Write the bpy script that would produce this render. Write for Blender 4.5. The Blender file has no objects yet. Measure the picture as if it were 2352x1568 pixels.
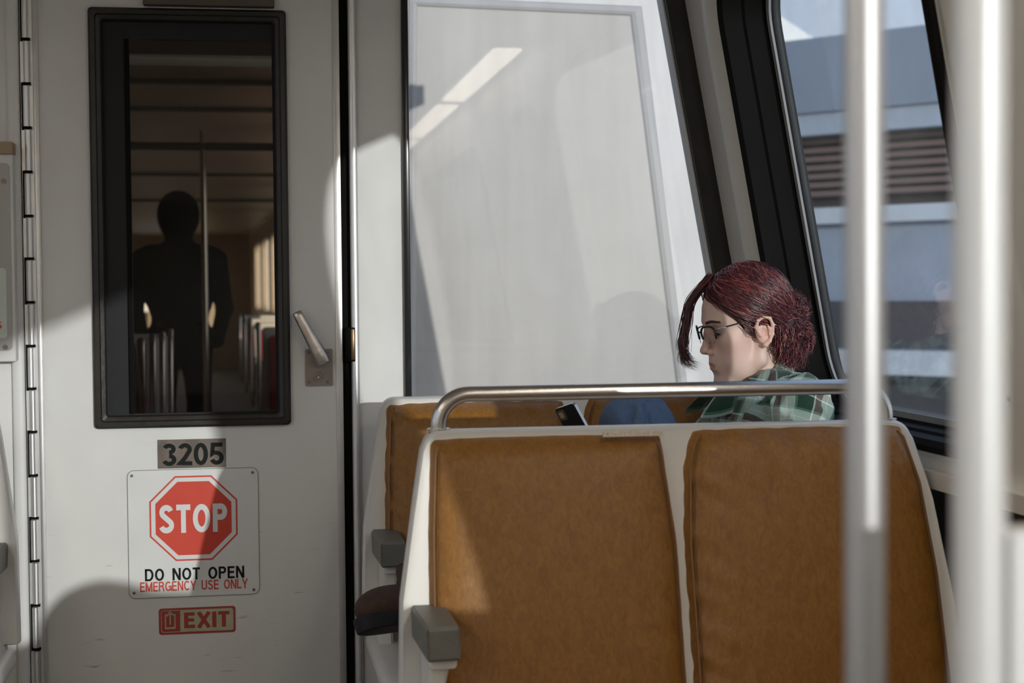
import bpy, bmesh, math, random
import numpy as np
from mathutils import Vector, Matrix
from mathutils.geometry import delaunay_2d_cdt
random.seed(7); np.random.seed(7)
SC = bpy.context.scene
COL = SC.collection
R = math.radians

# ------------------------------------------------------------------ camera
EYE = 1.20
FPX = 3700.0
YAW, PITCH, ROLL = R(9.3), R(1.87), R(0.5)
fw = Vector((math.sin(YAW)*math.cos(PITCH), math.cos(YAW)*math.cos(PITCH), -math.sin(PITCH)))
rt0 = Vector((math.cos(YAW), -math.sin(YAW), 0))
up0 = rt0.cross(fw)
rt = rt0*math.cos(ROLL) - up0*math.sin(ROLL)
up = up0*math.cos(ROLL) + rt0*math.sin(ROLL)
cam_d = bpy.data.cameras.new('camera')
cam = bpy.data.objects.new('camera', cam_d); COL.objects.link(cam)
M3 = Matrix((rt, up, -fw)).transposed()
cam.matrix_world = Matrix.Translation((0, 0, EYE)) @ M3.to_4x4()
cam_d.sensor_width = 36; cam_d.lens = FPX/2352*36
cam_d.clip_start = 0.05; cam_d.clip_end = 300
cam_d.dof.use_dof = True; cam_d.dof.focus_distance = 3.8; cam_d.dof.aperture_fstop = 4.4
SC.camera = cam

# ------------------------------------------------------------------ sky, sun, exposure
SUN = Vector((-0.34, 1.0, -0.148)).normalized()
world = bpy.data.worlds.new('world'); SC.world = world; world.use_nodes = True
nt = world.node_tree; nt.nodes.clear()
wo = nt.nodes.new('ShaderNodeOutputWorld'); bg = nt.nodes.new('ShaderNodeBackground')
tc = nt.nodes.new('ShaderNodeTexCoord'); sx = nt.nodes.new('ShaderNodeSeparateXYZ'); rp = nt.nodes.new('ShaderNodeValToRGB')
nt.links.new(tc.outputs['Generated'], sx.inputs[0]); nt.links.new(sx.outputs['Z'], rp.inputs[0])
rp.color_ramp.elements[0].position = 0.0; rp.color_ramp.elements[0].color = (0.66, 0.65, 0.63, 1)
rp.color_ramp.elements[1].position = 0.75; rp.color_ramp.elements[1].color = (0.24, 0.34, 0.54, 1)
e = rp.color_ramp.elements.new(0.15); e.color = (0.40, 0.46, 0.57, 1)
nt.links.new(rp.outputs[0], bg.inputs[0]); bg.inputs[1].default_value = 1.15
nt.links.new(bg.outputs[0], wo.inputs[0])
sl = bpy.data.lights.new('sun', 'SUN'); sl.energy = 1.88; sl.color = (1.0, 0.985, 0.965); sl.angle = R(0.55)
so = bpy.data.objects.new('sun', sl); COL.objects.link(so)
so.rotation_euler = SUN.to_track_quat('-Z', 'Y').to_euler()
so.location = (6, -10, 4)
SC.view_settings.view_transform = 'Standard'; SC.view_settings.look = 'None'
SC.view_settings.gamma = 1.0; SC.view_settings.use_curve_mapping = False
SC.view_settings.exposure = 0.64
SC.cycles.max_bounces = 10; SC.cycles.diffuse_bounces = 6; SC.cycles.transparent_max_bounces = 16
SC.cycles.caustics_reflective = False; SC.cycles.caustics_refractive = False
SC.cycles.sample_clamp_indirect = 6.0

# ------------------------------------------------------------------ measuring helpers: photograph pixel -> point on a real plane
def ray(u, v):
    return fw + rt*((u-1176)/FPX) - up*((v-784)/FPX)
def W(u, v, y):
    d = ray(u, v); t = y/d.y
    return Vector((d.x*t, y, EYE + d.z*t))
def WX(u, v, x):
    d = ray(u, v); t = x/d.x
    return Vector((x, d.y*t, EYE + d.z*t))

# ------------------------------------------------------------------ materials
def mat(name, col, rough=0.5, metal=0.0, spec=0.5, coat=0.0, noise=0.0, nscale=8.0, bump=0.0, bscale=60.0, sss=0.0, ior=None, sheen=0.0, aniso=None):
    m = bpy.data.materials.new(name); m.use_nodes = True
    t = m.node_tree; b = t.nodes['Principled BSDF']
    b.inputs['Base Color'].default_value = (*col, 1); b.inputs['Roughness'].default_value = rough
    b.inputs['Metallic'].default_value = metal; b.inputs['Specular IOR Level'].default_value = spec
    b.inputs['Coat Weight'].default_value = coat; b.inputs['Coat Roughness'].default_value = 0.06
    if ior: b.inputs['IOR'].default_value = ior
    if sheen: b.inputs['Sheen Weight'].default_value = sheen
    if sss:
        b.inputs['Subsurface Weight'].default_value = sss
        b.inputs['Subsurface Radius'].default_value = (0.010, 0.004, 0.002); b.inputs['Subsurface Scale'].default_value = 1.0
    o = t.nodes.new('ShaderNodeTexCoord')
    if noise:
        n = t.nodes.new('ShaderNodeTexNoise'); n.inputs['Scale'].default_value = nscale; n.inputs['Detail'].default_value = 6
        t.links.new(o.outputs['Object'], n.inputs['Vector'])
        x = t.nodes.new('ShaderNodeMix'); x.data_type = 'RGBA'; x.blend_type = 'MULTIPLY'; x.inputs[0].default_value = 1.0
        r = t.nodes.new('ShaderNodeMapRange'); r.inputs[3].default_value = 1-noise; r.inputs[4].default_value = 1+noise
        r.inputs[1].default_value = 0.25; r.inputs[2].default_value = 0.75
        t.links.new(n.outputs[0], r.inputs[0]); x.inputs[6].default_value = (*col, 1)
        t.links.new(r.outputs[0], x.inputs[7]); t.links.new(x.outputs[2], b.inputs['Base Color'])
    if bump:
        n2 = t.nodes.new('ShaderNodeTexNoise'); n2.inputs['Scale'].default_value = bscale; n2.inputs['Detail'].default_value = 5
        t.links.new(o.outputs['Object'], n2.inputs['Vector'])
        bp = t.nodes.new('ShaderNodeBump'); bp.inputs['Strength'].default_value = bump; bp.inputs['Distance'].default_value = 0.01
        t.links.new(n2.outputs[0], bp.inputs['Height']); t.links.new(bp.outputs[0], b.inputs['Normal'])
    return m
def glass(name, tint, refl=1.0, ior=1.5, haze=0.0, hazecol=(0.7, 0.7, 0.7), streak=False):
    m = bpy.data.materials.new(name); m.use_nodes = True
    t = m.node_tree; t.nodes.clear()
    out = t.nodes.new('ShaderNodeOutputMaterial'); tr = t.nodes.new('ShaderNodeBsdfTransparent'); gl = t.nodes.new('ShaderNodeBsdfGlossy')
    mx = t.nodes.new('ShaderNodeMixShader'); ge = t.nodes.new('ShaderNodeNewGeometry')
    dt = t.nodes.new('ShaderNodeVectorMath'); dt.operation = 'DOT_PRODUCT'; t.links.new(ge.outputs['Normal'], dt.inputs[0]); t.links.new(ge.outputs['Incoming'], dt.inputs[1])
    def mth(op, a, b=None):
        n_ = t.nodes.new('ShaderNodeMath'); n_.operation = op
        for i_, q_ in enumerate((a, b)):
            if q_ is None: continue
            if isinstance(q_, (int, float)): n_.inputs[i_].default_value = q_
            else: t.links.new(q_, n_.inputs[i_])
        return n_.outputs[0]
    f0 = ((ior-1)/(ior+1))**2
    fres = mth('ADD', mth('MULTIPLY', mth('POWER', mth('SUBTRACT', 1.0, mth('ABSOLUTE', dt.outputs['Value'])), 5.0), 1-f0), f0)
    tr.inputs[0].default_value = (*tint, 1); gl.inputs['Roughness'].default_value = 0.02; gl.inputs[0].default_value = (refl, refl, refl, 1)
    t.links.new(fres, mx.inputs[0]); t.links.new(tr.outputs[0], mx.inputs[1]); t.links.new(gl.outputs[0], mx.inputs[2])
    last = mx
    if haze:
        df = t.nodes.new('ShaderNodeBsdfDiffuse'); df.inputs[0].default_value = (*hazecol, 1)
        n = t.nodes.new('ShaderNodeTexNoise'); n.inputs['Scale'].default_value = 9; n.inputs['Detail'].default_value = 8
        o = t.nodes.new('ShaderNodeTexCoord'); mp = t.nodes.new('ShaderNodeMapping'); mp.inputs['Scale'].default_value = (1.6, 1, 0.12) if streak else (1, 1, 1)
        t.links.new(o.outputs['Object'], mp.inputs[0]); t.links.new(mp.outputs[0], n.inputs['Vector'])
        r = t.nodes.new('ShaderNodeMapRange'); r.inputs[1].default_value = 0.3; r.inputs[2].default_value = 0.7
        r.inputs[3].default_value = haze*0.5; r.inputs[4].default_value = haze*1.5
        t.links.new(n.outputs[0], r.inputs[0])
        m2 = t.nodes.new('ShaderNodeMixShader'); t.links.new(r.outputs[0], m2.inputs[0])
        t.links.new(mx.outputs[0], m2.inputs[1]); t.links.new(df.outputs[0], m2.inputs[2]); last = m2
    t.links.new(last.outputs[0], out.inputs[0])
    return m

def scuffed_paint(name, col):
    m = mat(name, col, rough=0.42, spec=0.4, noise=0.035, nscale=3.0)
    t = m.node_tree; b = t.nodes['Principled BSDF']
    o = t.nodes.new('ShaderNodeTexCoord'); mp = t.nodes.new('ShaderNodeMapping')
    mp.inputs['Scale'].default_value = (9, 1, 60); mp.inputs['Rotation'].default_value = (0, R(-28), 0)
    n = t.nodes.new('ShaderNodeTexNoise'); n.inputs['Scale'].default_value = 1.2; n.inputs['Detail'].default_value = 7
    r = t.nodes.new('ShaderNodeMapRange'); r.inputs[1].default_value = 0.66; r.inputs[2].default_value = 0.74
    sp = t.nodes.new('ShaderNodeSeparateXYZ'); rz = t.nodes.new('ShaderNodeMapRange')
    rz.inputs[1].default_value = 0.75; rz.inputs[2].default_value = 0.45   # scuff marks from shoes low on the door
    mu = t.nodes.new('ShaderNodeMath'); mu.operation = 'MULTIPLY'; mu2 = t.nodes.new('ShaderNodeMath'); mu2.operation = 'MULTIPLY'; mu2.inputs[1].default_value = 0.5
    x = t.nodes.new('ShaderNodeMix'); x.data_type = 'RGBA'; x.inputs[7].default_value = (0.12, 0.09, 0.07, 1)
    t.links.new(o.outputs['Object'], mp.inputs[0]); t.links.new(mp.outputs[0], n.inputs['Vector']); t.links.new(n.outputs[0], r.inputs[0])
    t.links.new(o.outputs['Object'], sp.inputs[0]); t.links.new(sp.outputs['Z'], rz.inputs[0])
    t.links.new(r.outputs[0], mu.inputs[0]); t.links.new(rz.outputs[0], mu.inputs[1]); t.links.new(mu.outputs[0], mu2.inputs[0])
    src = b.inputs['Base Color'].links[0].from_socket
    t.links.new(src, x.inputs[6]); t.links.new(mu2.outputs[0], x.inputs[0]); t.links.new(x.outputs[2], b.inputs['Base Color'])
    return m

MT = {}
MT['door_paint'] = scuffed_paint('door_paint', (0.80, 0.79, 0.765))
MT['wall_paint'] = mat('wall_paint', (0.82, 0.81, 0.79), 0.4, spec=0.4, noise=0.03, nscale=3)
MT['cream'] = mat('cream_plastic', (0.83, 0.80, 0.73), 0.38, spec=0.5, noise=0.03)
MT['shell'] = mat('seat_shell_plastic', (0.80, 0.78, 0.73), 0.35, spec=0.5, noise=0.04, nscale=5)
MT['ceiling'] = mat('ceiling_panel', (0.74, 0.68, 0.59), 0.6)
MT['floor'] = mat('floor_covering', (0.22, 0.20, 0.18), 0.6, noise=0.25, nscale=40)
MT['rubber'] = mat('black_rubber', (0.022, 0.018, 0.014), 0.42, spec=0.5, noise=0.3, nscale=14, bump=0.15, bscale=40)
MT['gasket'] = mat('window_gasket', (0.005, 0.0045, 0.004), 0.7, spec=0.12)
MT['gap'] = mat('dark_gap', (0.008, 0.008, 0.007), 0.8, spec=0.1)
MT['sash'] = mat('dark_sash', (0.010, 0.0105, 0.013), 0.45, spec=0.3)
MT['dim_trim'] = mat('dim_trim', (0.10, 0.075, 0.05), 0.5)
MT['alu'] = mat('aluminium', (0.74, 0.73, 0.72), 0.38, metal=0.75, noise=0.05, nscale=20)
MT['steel'] = mat('brushed_steel', (0.66, 0.62, 0.58), 0.27, metal=1.0, bump=0.03, bscale=200)
MT['pole_steel'] = mat('satin_pole_steel', (0.56, 0.55, 0.55), 0.44, metal=0.9)
MT['handle_steel'] = mat('worn_handle_steel', (0.60, 0.54, 0.49), 0.34, metal=0.95, noise=0.2, nscale=30, bump=0.06, bscale=120)
MT['plate_steel'] = mat('lock_plate_metal', (0.30, 0.255, 0.22), 0.45, metal=0.6, noise=0.15, nscale=25)
MT['screw'] = mat('screw_metal', (0.20, 0.18, 0.16), 0.4, metal=0.8)
MT['armrest'] = mat('armrest_rubber', (0.17, 0.165, 0.14), 0.48, noise=0.1, nscale=30, bump=0.1, bscale=150)
MT['white_panel'] = mat('white_laminate', (0.80, 0.80, 0.80), 0.35)
MT['sign_white'] = mat('sign_white', (0.80, 0.80, 0.78), 0.35, noise=0.03, nscale=12)
MT['sign_red'] = mat('sign_red', (0.70, 0.070, 0.042), 0.35)
MT['sign_red_dull'] = mat('exit_red', (0.42, 0.055, 0.045), 0.45)
MT['sign_black'] = mat('sign_black', (0.008, 0.010, 0.008), 0.6, spec=0.2)
MT['sign_green'] = mat('exit_pale_green', (0.52, 0.50, 0.33), 0.45, noise=0.12, nscale=40)
MT['number_plate'] = mat('number_plate_metal', (0.26, 0.22, 0.19), 0.30, metal=0.85, noise=0.3, nscale=22)
MT['edge'] = mat('sign_edge', (0.30, 0.30, 0.27), 0.5)
MT['winglass'] = glass('side_window_glass', (0.93, 0.95, 0.95), ior=1.42, haze=0.07, hazecol=(0.75, 0.78, 0.82))
MT['endglass'] = glass('dusty_end_glass', (0.96, 0.96, 0.95), refl=0.45, ior=1.5, haze=0.085, hazecol=(0.78, 0.74, 0.68), streak=True)
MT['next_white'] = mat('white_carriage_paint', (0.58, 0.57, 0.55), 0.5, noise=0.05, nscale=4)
MT['doorglass'] = glass('door_window_glass', (0.84, 0.78, 0.68), ior=1.45)
MT['spacer'] = mat('grey_spacer', (0.34, 0.34, 0.34), 0.6, spec=0.3)
MT['spec_glass'] = glass('spectacle_lens', (0.93, 0.92, 0.93), ior=1.35)
MT['red_vinyl'] = mat('red_vinyl', (0.55, 0.02, 0.02), 0.45)
MT['dark_interior'] = mat('dim_interior_panel', (0.52, 0.40, 0.27), 0.42, spec=0.6, noise=0.08)
MT['bellows'] = mat('bellows_rubber', (0.03, 0.027, 0.024), 0.7)

def leather(name, col, c2):
    m = mat(name, col, rough=0.43, spec=0.42, coat=0.0)
    t = m.node_tree; b = t.nodes['Principled BSDF']; o = t.nodes.new('ShaderNodeTexCoord')
    b.inputs['Coat Roughness'].default_value = 0.4
    n = t.nodes.new('ShaderNodeTexNoise'); n.inputs['Scale'].default_value = 48; n.inputs['Detail'].default_value = 10; n.inputs['Roughness'].default_value = 0.7; n.inputs['Distortion'].default_value = 1.2
    mp = t.nodes.new('ShaderNodeMapping'); mp.inputs['Scale'].default_value = (1.6, 1.6, 0.7)
    r = t.nodes.new('ShaderNodeValToRGB'); r.color_ramp.elements[0].position = 0.36; r.color_ramp.elements[0].color = (*c2, 1)
    r.color_ramp.elements[1].position = 0.62; r.color_ramp.elements[1].color = (*col, 1)
    t.links.new(o.outputs['Object'], mp.inputs[0]); t.links.new(mp.outputs[0], n.inputs['Vector']); t.links.new(n.outputs[0], r.inputs[0]); t.links.new(r.outputs[0], b.inputs['Base Color'])
    v = t.nodes.new('ShaderNodeTexVoronoi'); v.inputs['Scale'].default_value = 420
    n3 = t.nodes.new('ShaderNodeTexNoise'); n3.inputs['Scale'].default_value = 14; n3.inputs['Detail'].default_value = 3
    ad = t.nodes.new('ShaderNodeMath'); ad.operation = 'MULTIPLY_ADD'; ad.inputs[1].default_value = 0.12
    t.links.new(o.outputs['Object'], v.inputs['Vector']); t.links.new(mp.outputs[0], n3.inputs['Vector'])
    t.links.new(v.outputs['Distance'], ad.inputs[0]); t.links.new(n3.outputs[0], ad.inputs[2])
    bp = t.nodes.new('ShaderNodeBump'); bp.inputs['Strength'].default_value = 0.25; bp.inputs['Distance'].default_value = 0.012
    t.links.new(ad.outputs[0], bp.inputs['Height']); t.links.new(bp.outputs[0], b.inputs['Normal'])
    return m
MT['leather'] = leather('tan_vinyl', (0.33, 0.150, 0.029), (0.24, 0.103, 0.019))
MT['piping'] = mat('tan_piping', (0.26, 0.115, 0.035), 0.4)
MT['seam'] = mat('seam_thread', (0.16, 0.085, 0.03), 0.6)

# ------------------------------------------------------------------ object helpers
def link(name, me, m=None, parent=None, smooth=False):
    o = bpy.data.objects.new(name, me); COL.objects.link(o)
    if m is not None:
        for mm in (m if isinstance(m, (list, tuple)) else [m]): me.materials.append(mm)
    if smooth:
        me.polygons.foreach_set('use_smooth', [True]*len(me.polygons))
    if parent: o.parent = parent; o.matrix_parent_inverse = Matrix.Translation(parent.location).inverted() if parent.parent is None else Matrix()
    return o
def fin(name, bm, m=None, parent=None, smooth=False, autosmooth=None):
    me = bpy.data.meshes.new(name); bm.normal_update(); bm.to_mesh(me); bm.free()
    o = link(name, me, m, parent, smooth)
    if autosmooth: me.set_sharp_from_angle(angle=R(autosmooth))
    return o
def empty(name, label, cat, loc=(0, 0, 0), group=None):
    o = bpy.data.objects.new(name, None); COL.objects.link(o); o.location = loc; o.empty_display_size = 0.05
    o['label'] = label; o['category'] = cat
    if group: o['group'] = group
    return o
def tag(o, label, cat, group=None):
    o['label'] = label; o['category'] = cat
    if group: o['group'] = group
    return o
def struct(o, label=None):
    o['kind'] = 'structure'
    if label: o['label'] = label
    return o
def box(bm, x0, x1, y0, y1, z0, z1, bev=0.0, seg=2):
    r = bmesh.ops.create_cube(bm, size=1.0)
    vs = r['verts']
    for v in vs:
        v.co = Vector((x0+(v.co.x+.5)*(x1-x0), y0+(v.co.y+.5)*(y1-y0), z0+(v.co.z+.5)*(z1-z0)))
    if bev:
        es = list({e for v in vs for e in v.link_edges})
        bmesh.ops.bevel(bm, geom=es, offset=bev, segments=seg, profile=0.5, affect='EDGES')
def newbox(name, x0, x1, y0, y1, z0, z1, m, parent=None, bev=0.0, seg=2):
    bm = bmesh.new(); box(bm, x0, x1, y0, y1, z0, z1, bev, seg)
    return fin(name, bm, m, parent, smooth=bool(bev), autosmooth=40 if bev else None)
def tube(bm, pts, r, n=12, cap=True, closed=False):
    pts = [Vector(p) for p in pts]; N = len(pts)
    rr = r if isinstance(r, (list, tuple)) else [r]*N
    rings = []; prev = None
    for i, p in enumerate(pts):
        if closed: t = pts[(i+1) % N]-pts[i-1]
        else: t = pts[min(i+1, N-1)]-pts[max(i-1, 0)]
        if t.length < 1e-9: t = Vector((0, 0, 1))
        t.normalize()
        if prev is None:
            a = Vector((0, 0, 1)) if abs(t.z) < 0.9 else Vector((1, 0, 0))
            nrm = (a - t*a.dot(t)).normalized()
        else:
            nrm = (prev - t*prev.dot(t)).normalized()
        prev = nrm; b = t.cross(nrm)
        rings.append([bm.verts.new(p + (nrm*math.cos(2*math.pi*k/n)+b*math.sin(2*math.pi*k/n))*rr[i]) for k in range(n)])
    for i in range(N if closed else N-1):
        A, B = rings[i], rings[(i+1) % N]
        for k in range(n): bm.faces.new((A[k], A[(k+1) % n], B[(k+1) % n], B[k]))
    if cap and not closed:
        bm.faces.new(rings[0][::-1]); bm.faces.new(rings[-1])
def newtube(name, pts, r, m, parent=None, n=14):
    bm = bmesh.new(); tube(bm, pts, r, n)
    bmesh.ops.recalc_face_normals(bm, faces=bm.faces)
    return fin(name, bm, m, parent, smooth=True, autosmooth=50)
def rrect(x0, x1, z0, z1, r, n=8):
    pts = []
    for cx, cz, a0 in ((x1-r, z1-r, 0), (x0+r, z1-r, 90), (x0+r, z0+r, 180), (x1-r, z0+r, 270)):
        for k in range(n+1):
            a = R(a0+90*k/n); pts.append((cx+r*math.cos(a), cz+r*math.sin(a)))
    return pts
def prism(bm, outer, holes, f0, f1):
    """flat outline with holes, extruded; f0/f1 map (a,b) to 3D for the two faces"""
    loops = [outer]+list(holes)
    flat = [p for L in loops for p in L]; eds = []; k = 0
    for L in loops:
        n = len(L); eds += [(k+i, k+(i+1) % n) for i in range(n)]; k += n
    ov, oe, of_, orig, _, _ = delaunay_2d_cdt([Vector(p) for p in flat], eds, [], 0, 1e-7)
    def inside(p, L):
        c = False
        for i in range(len(L)):
            (x1, y1), (x2, y2) = L[i-1], L[i]
            if (y1 > p[1]) != (y2 > p[1]) and p[0] < (x2-x1)*(p[1]-y1)/(y2-y1)+x1: c = not c
        return c
    tris = []
    for t in of_:
        c = (ov[t[0]]+ov[t[1]]+ov[t[2]])/3
        if inside(c, outer) and not any(inside(c, h) for h in holes): tris.append([orig[i][0] for i in t])
    v0 = [bm.verts.new(f0(*p)) for p in flat]; v1 = [bm.verts.new(f1(*p)) for p in flat]
    for t in tris:
        try:
            bm.faces.new([v0[i] for i in t]); bm.faces.new([v1[i] for i in reversed(t)])
        except ValueError: pass
    k = 0
    for L in loops:
        n = len(L)
        for i in range(n):
            a, b = k+i, k+(i+1) % n
            bm.faces.new((v0[a], v0[b], v1[b], v1[a]))
        k += n
    bmesh.ops.recalc_face_normals(bm, faces=bm.faces)
def newprism(name, outer, holes, f0, f1, m, parent=None):
    bm = bmesh.new(); prism(bm, outer, holes, f0, f1); return fin(name, bm, m, parent)
def yplate(name, outer, y0, y1, m, parent=None, holes=()):
    return newprism(name, outer, holes, lambda a, b: (a, y0, b), lambda a, b: (a, y1, b), m, parent)
def cyl_y(bm, c, r, y0, y1, n=16, r1=None):
    r1 = r if r1 is None else r1
    A = [bm.verts.new((c[0]+r*math.cos(2*math.pi*k/n), y0, c[1]+r*math.sin(2*math.pi*k/n))) for k in range(n)]
    B = [bm.verts.new((c[0]+r1*math.cos(2*math.pi*k/n), y1, c[1]+r1*math.sin(2*math.pi*k/n))) for k in range(n)]
    for k in range(n): bm.faces.new((A[k], A[(k+1) % n], B[(k+1) % n], B[k]))
    bm.faces.new(A); bm.faces.new(B[::-1]); bmesh.ops.recalc_face_normals(bm, faces=bm.faces)
def newcyl_y(name, c, r, y0, y1, m, parent=None, n=16, r1=None):
    bm = bmesh.new(); cyl_y(bm, c, r, y0, y1, n, r1); return fin(name, bm, m, parent, True, 40)

# ------------------------------------------------------------------ lettering: every glyph is a set of strokes on a 0..1 high box
def arc(cx, cy, rx, ry, a0, a1, n=14):
    return [(cx+rx*math.cos(R(a0+(a1-a0)*k/n)), cy+ry*math.sin(R(a0+(a1-a0)*k/n))) for k in range(n+1)]
def glyph(c, w):
    h = w/2
    L, Rr, B, T = h, 0.62-h, h, 1-h
    M = 0.5; cx = 0.31; rx = Rr-cx
    G = {
     'I': (0.16, [[(0.08, 0), (0.08, 1)]]),
     'T': (0.58, [[(0, T), (0.58, T)], [(0.29, 0), (0.29, T)]]),
     'L': (0.52, [[(L, 1), (L, B), (0.52, B)]]),
     'E': (0.56, [[(0.55, T), (L, T), (L, B), (0.56, B)], [(L, M+.02), (0.52, M+.02)]]),
     'O': (0.72, [arc(.36, .5, .36-h, .5-h, 0, 360, 36)]),
     '0': (0.60, [arc(.30, .5, .30-h, .5-h, 0, 360, 36)]),
     'C': (0.68, [arc(.36, .5, .36-h, .5-h, 42, 318, 30)]),
     'G': (0.72, [arc(.36, .5, .36-h, .5-h, 45, 330, 30), [(.40, .47), (.70, .47), (.70, 0)]]),
     'S': (0.62, [arc(.31, .735, .285-h, .265-h, 15, 222, 18)+arc(.31, .275, .31-h, .275-h, 42, -165, 18)]),
     'P': (0.60, [[(L, 0), (L, 1)], [(L, T), (.34, T)]+arc(.34, .71, .26-h, .29-h, 90, -90, 14)+[(L, .42+h)]]),
     'R': (0.66, [[(L, 0), (L, 1)], [(L, T), (.36, T)]+arc(.36, .73, .26-h, .27-h, 90, -90, 14)+[(L, .46+h)], [(.36, .48), (.50, .40), (.60, 0)]]),
     'D': (0.68, [[(L, T), (L, B), (.30, B)]+arc(.32, .5, .36-h, .5-h, -90, 90, 22)+[(L-h, T)]]),
     'N': (0.66, [[(L, 0), (L, 1)], [(.66-h, 0), (.66-h, 1)], [(L+.02, .97), (.64-h, .03)]]),
     'M': (0.80, [[(L, 0), (L, 1)], [(.80-h, 0), (.80-h, 1)], [(L+.02, .96), (.40, .04)], [(.78-h, .96), (.40, .04)]]),
     'U': (0.66, [[(L, 1), (L, .30)]+arc(.33, .30, .33-h, .30-h, 180, 360, 18)+[(.66-h, 1)]]),
     'Y': (0.66, [[(.05, 1), (.33, .42)], [(.61, 1), (.33, .42)], [(.33, .44), (.33, 0)]]),
     'X': (0.66, [[(.06, 0), (.60, 1)], [(.06, 1), (.60, 0)]]),
     '3': (0.60, [arc(.30, .75, .28-h, .25-h, 160, -90, 20), arc(.30, .27, .30-h, .27-h, 90, -165, 20)]),
     '2': (0.60, [arc(.30, .72, .29-h, .28-h, 165, -20, 20)+[(.30, .34), (h+.01, B+.02), (.60, B)]]),
     '5': (0.60, [[(.55, T), (.15, T), (.115, .505), (.18, .555)]+arc(.30, .315, .30-h, .315-h, 88, -160, 20)]),
    }
    return G[c]
def ribbon(bm, pts, w, f):
    pts = [Vector((p[0], p[1])) for p in pts]
    q = [pts[0]]
    for p in pts[1:]:
        if (p-q[-1]).length > 1e-4: q.append(p)
    pts = q; N = len(pts); closed = (pts[0]-pts[-1]).length < 1e-3
    if closed: pts = pts[:-1]; N -= 1
    vs = []
    for i in range(N):
        if closed: a, b = pts[i-1], pts[(i+1) % N]
        else: a, b = (pts[i-1] if i else None), (pts[i+1] if i < N-1 else None)
        d1 = (pts[i]-a).normalized() if a is not None else None
        d2 = (b-pts[i]).normalized() if b is not None else None
        if d1 is None: d1 = d2
        if d2 is None: d2 = d1
        n1 = Vector((-d1.y, d1.x)); n2 = Vector((-d2.y, d2.x)); mm = (n1+n2)
        mm = mm.normalized() if mm.length > 1e-6 else n1
        k = w/2/max(0.45, mm.dot(n1))
        vs.append((bm.verts.new(f(*(pts[i]+mm*k))), bm.verts.new(f(*(pts[i]-mm*k)))))
    for i in range(N if closed else N-1):
        A, B = vs[i], vs[(i+1) % N]
        bm.faces.new((A[0], A[1], B[1], B[0]))
def lettering(name, text, m, parent, f, w=0.17, gap=0.12, width=None, space=0.4):
    """f maps (s 0..1 along, t 0..1 up) to 3D"""
    words = [[]]; x = 0
    for ch in text:
        if ch == ' ': x += space; words.append([]); continue
        adv, st = glyph(ch, w)
        words[-1].append((x, st)); x += adv+gap
    tot = x-gap
    for items in words:
        bm = bmesh.new(); k = 0
        for x0, st in items:
            for s in st:
                def g(a, b, x0=x0, k=k):
                    q = f((x0+a)/tot, b); return (q[0], q[1]-0.00012*k, q[2])
                ribbon(bm, s, w, g); k = (k+1) % 5
        bmesh.ops.recalc_face_normals(bm, faces=bm.faces)
        for fc in bm.faces:
            if fc.normal.y > 0: fc.normal_flip()
        o = fin(name, bm, m, parent)
    return o

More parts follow.
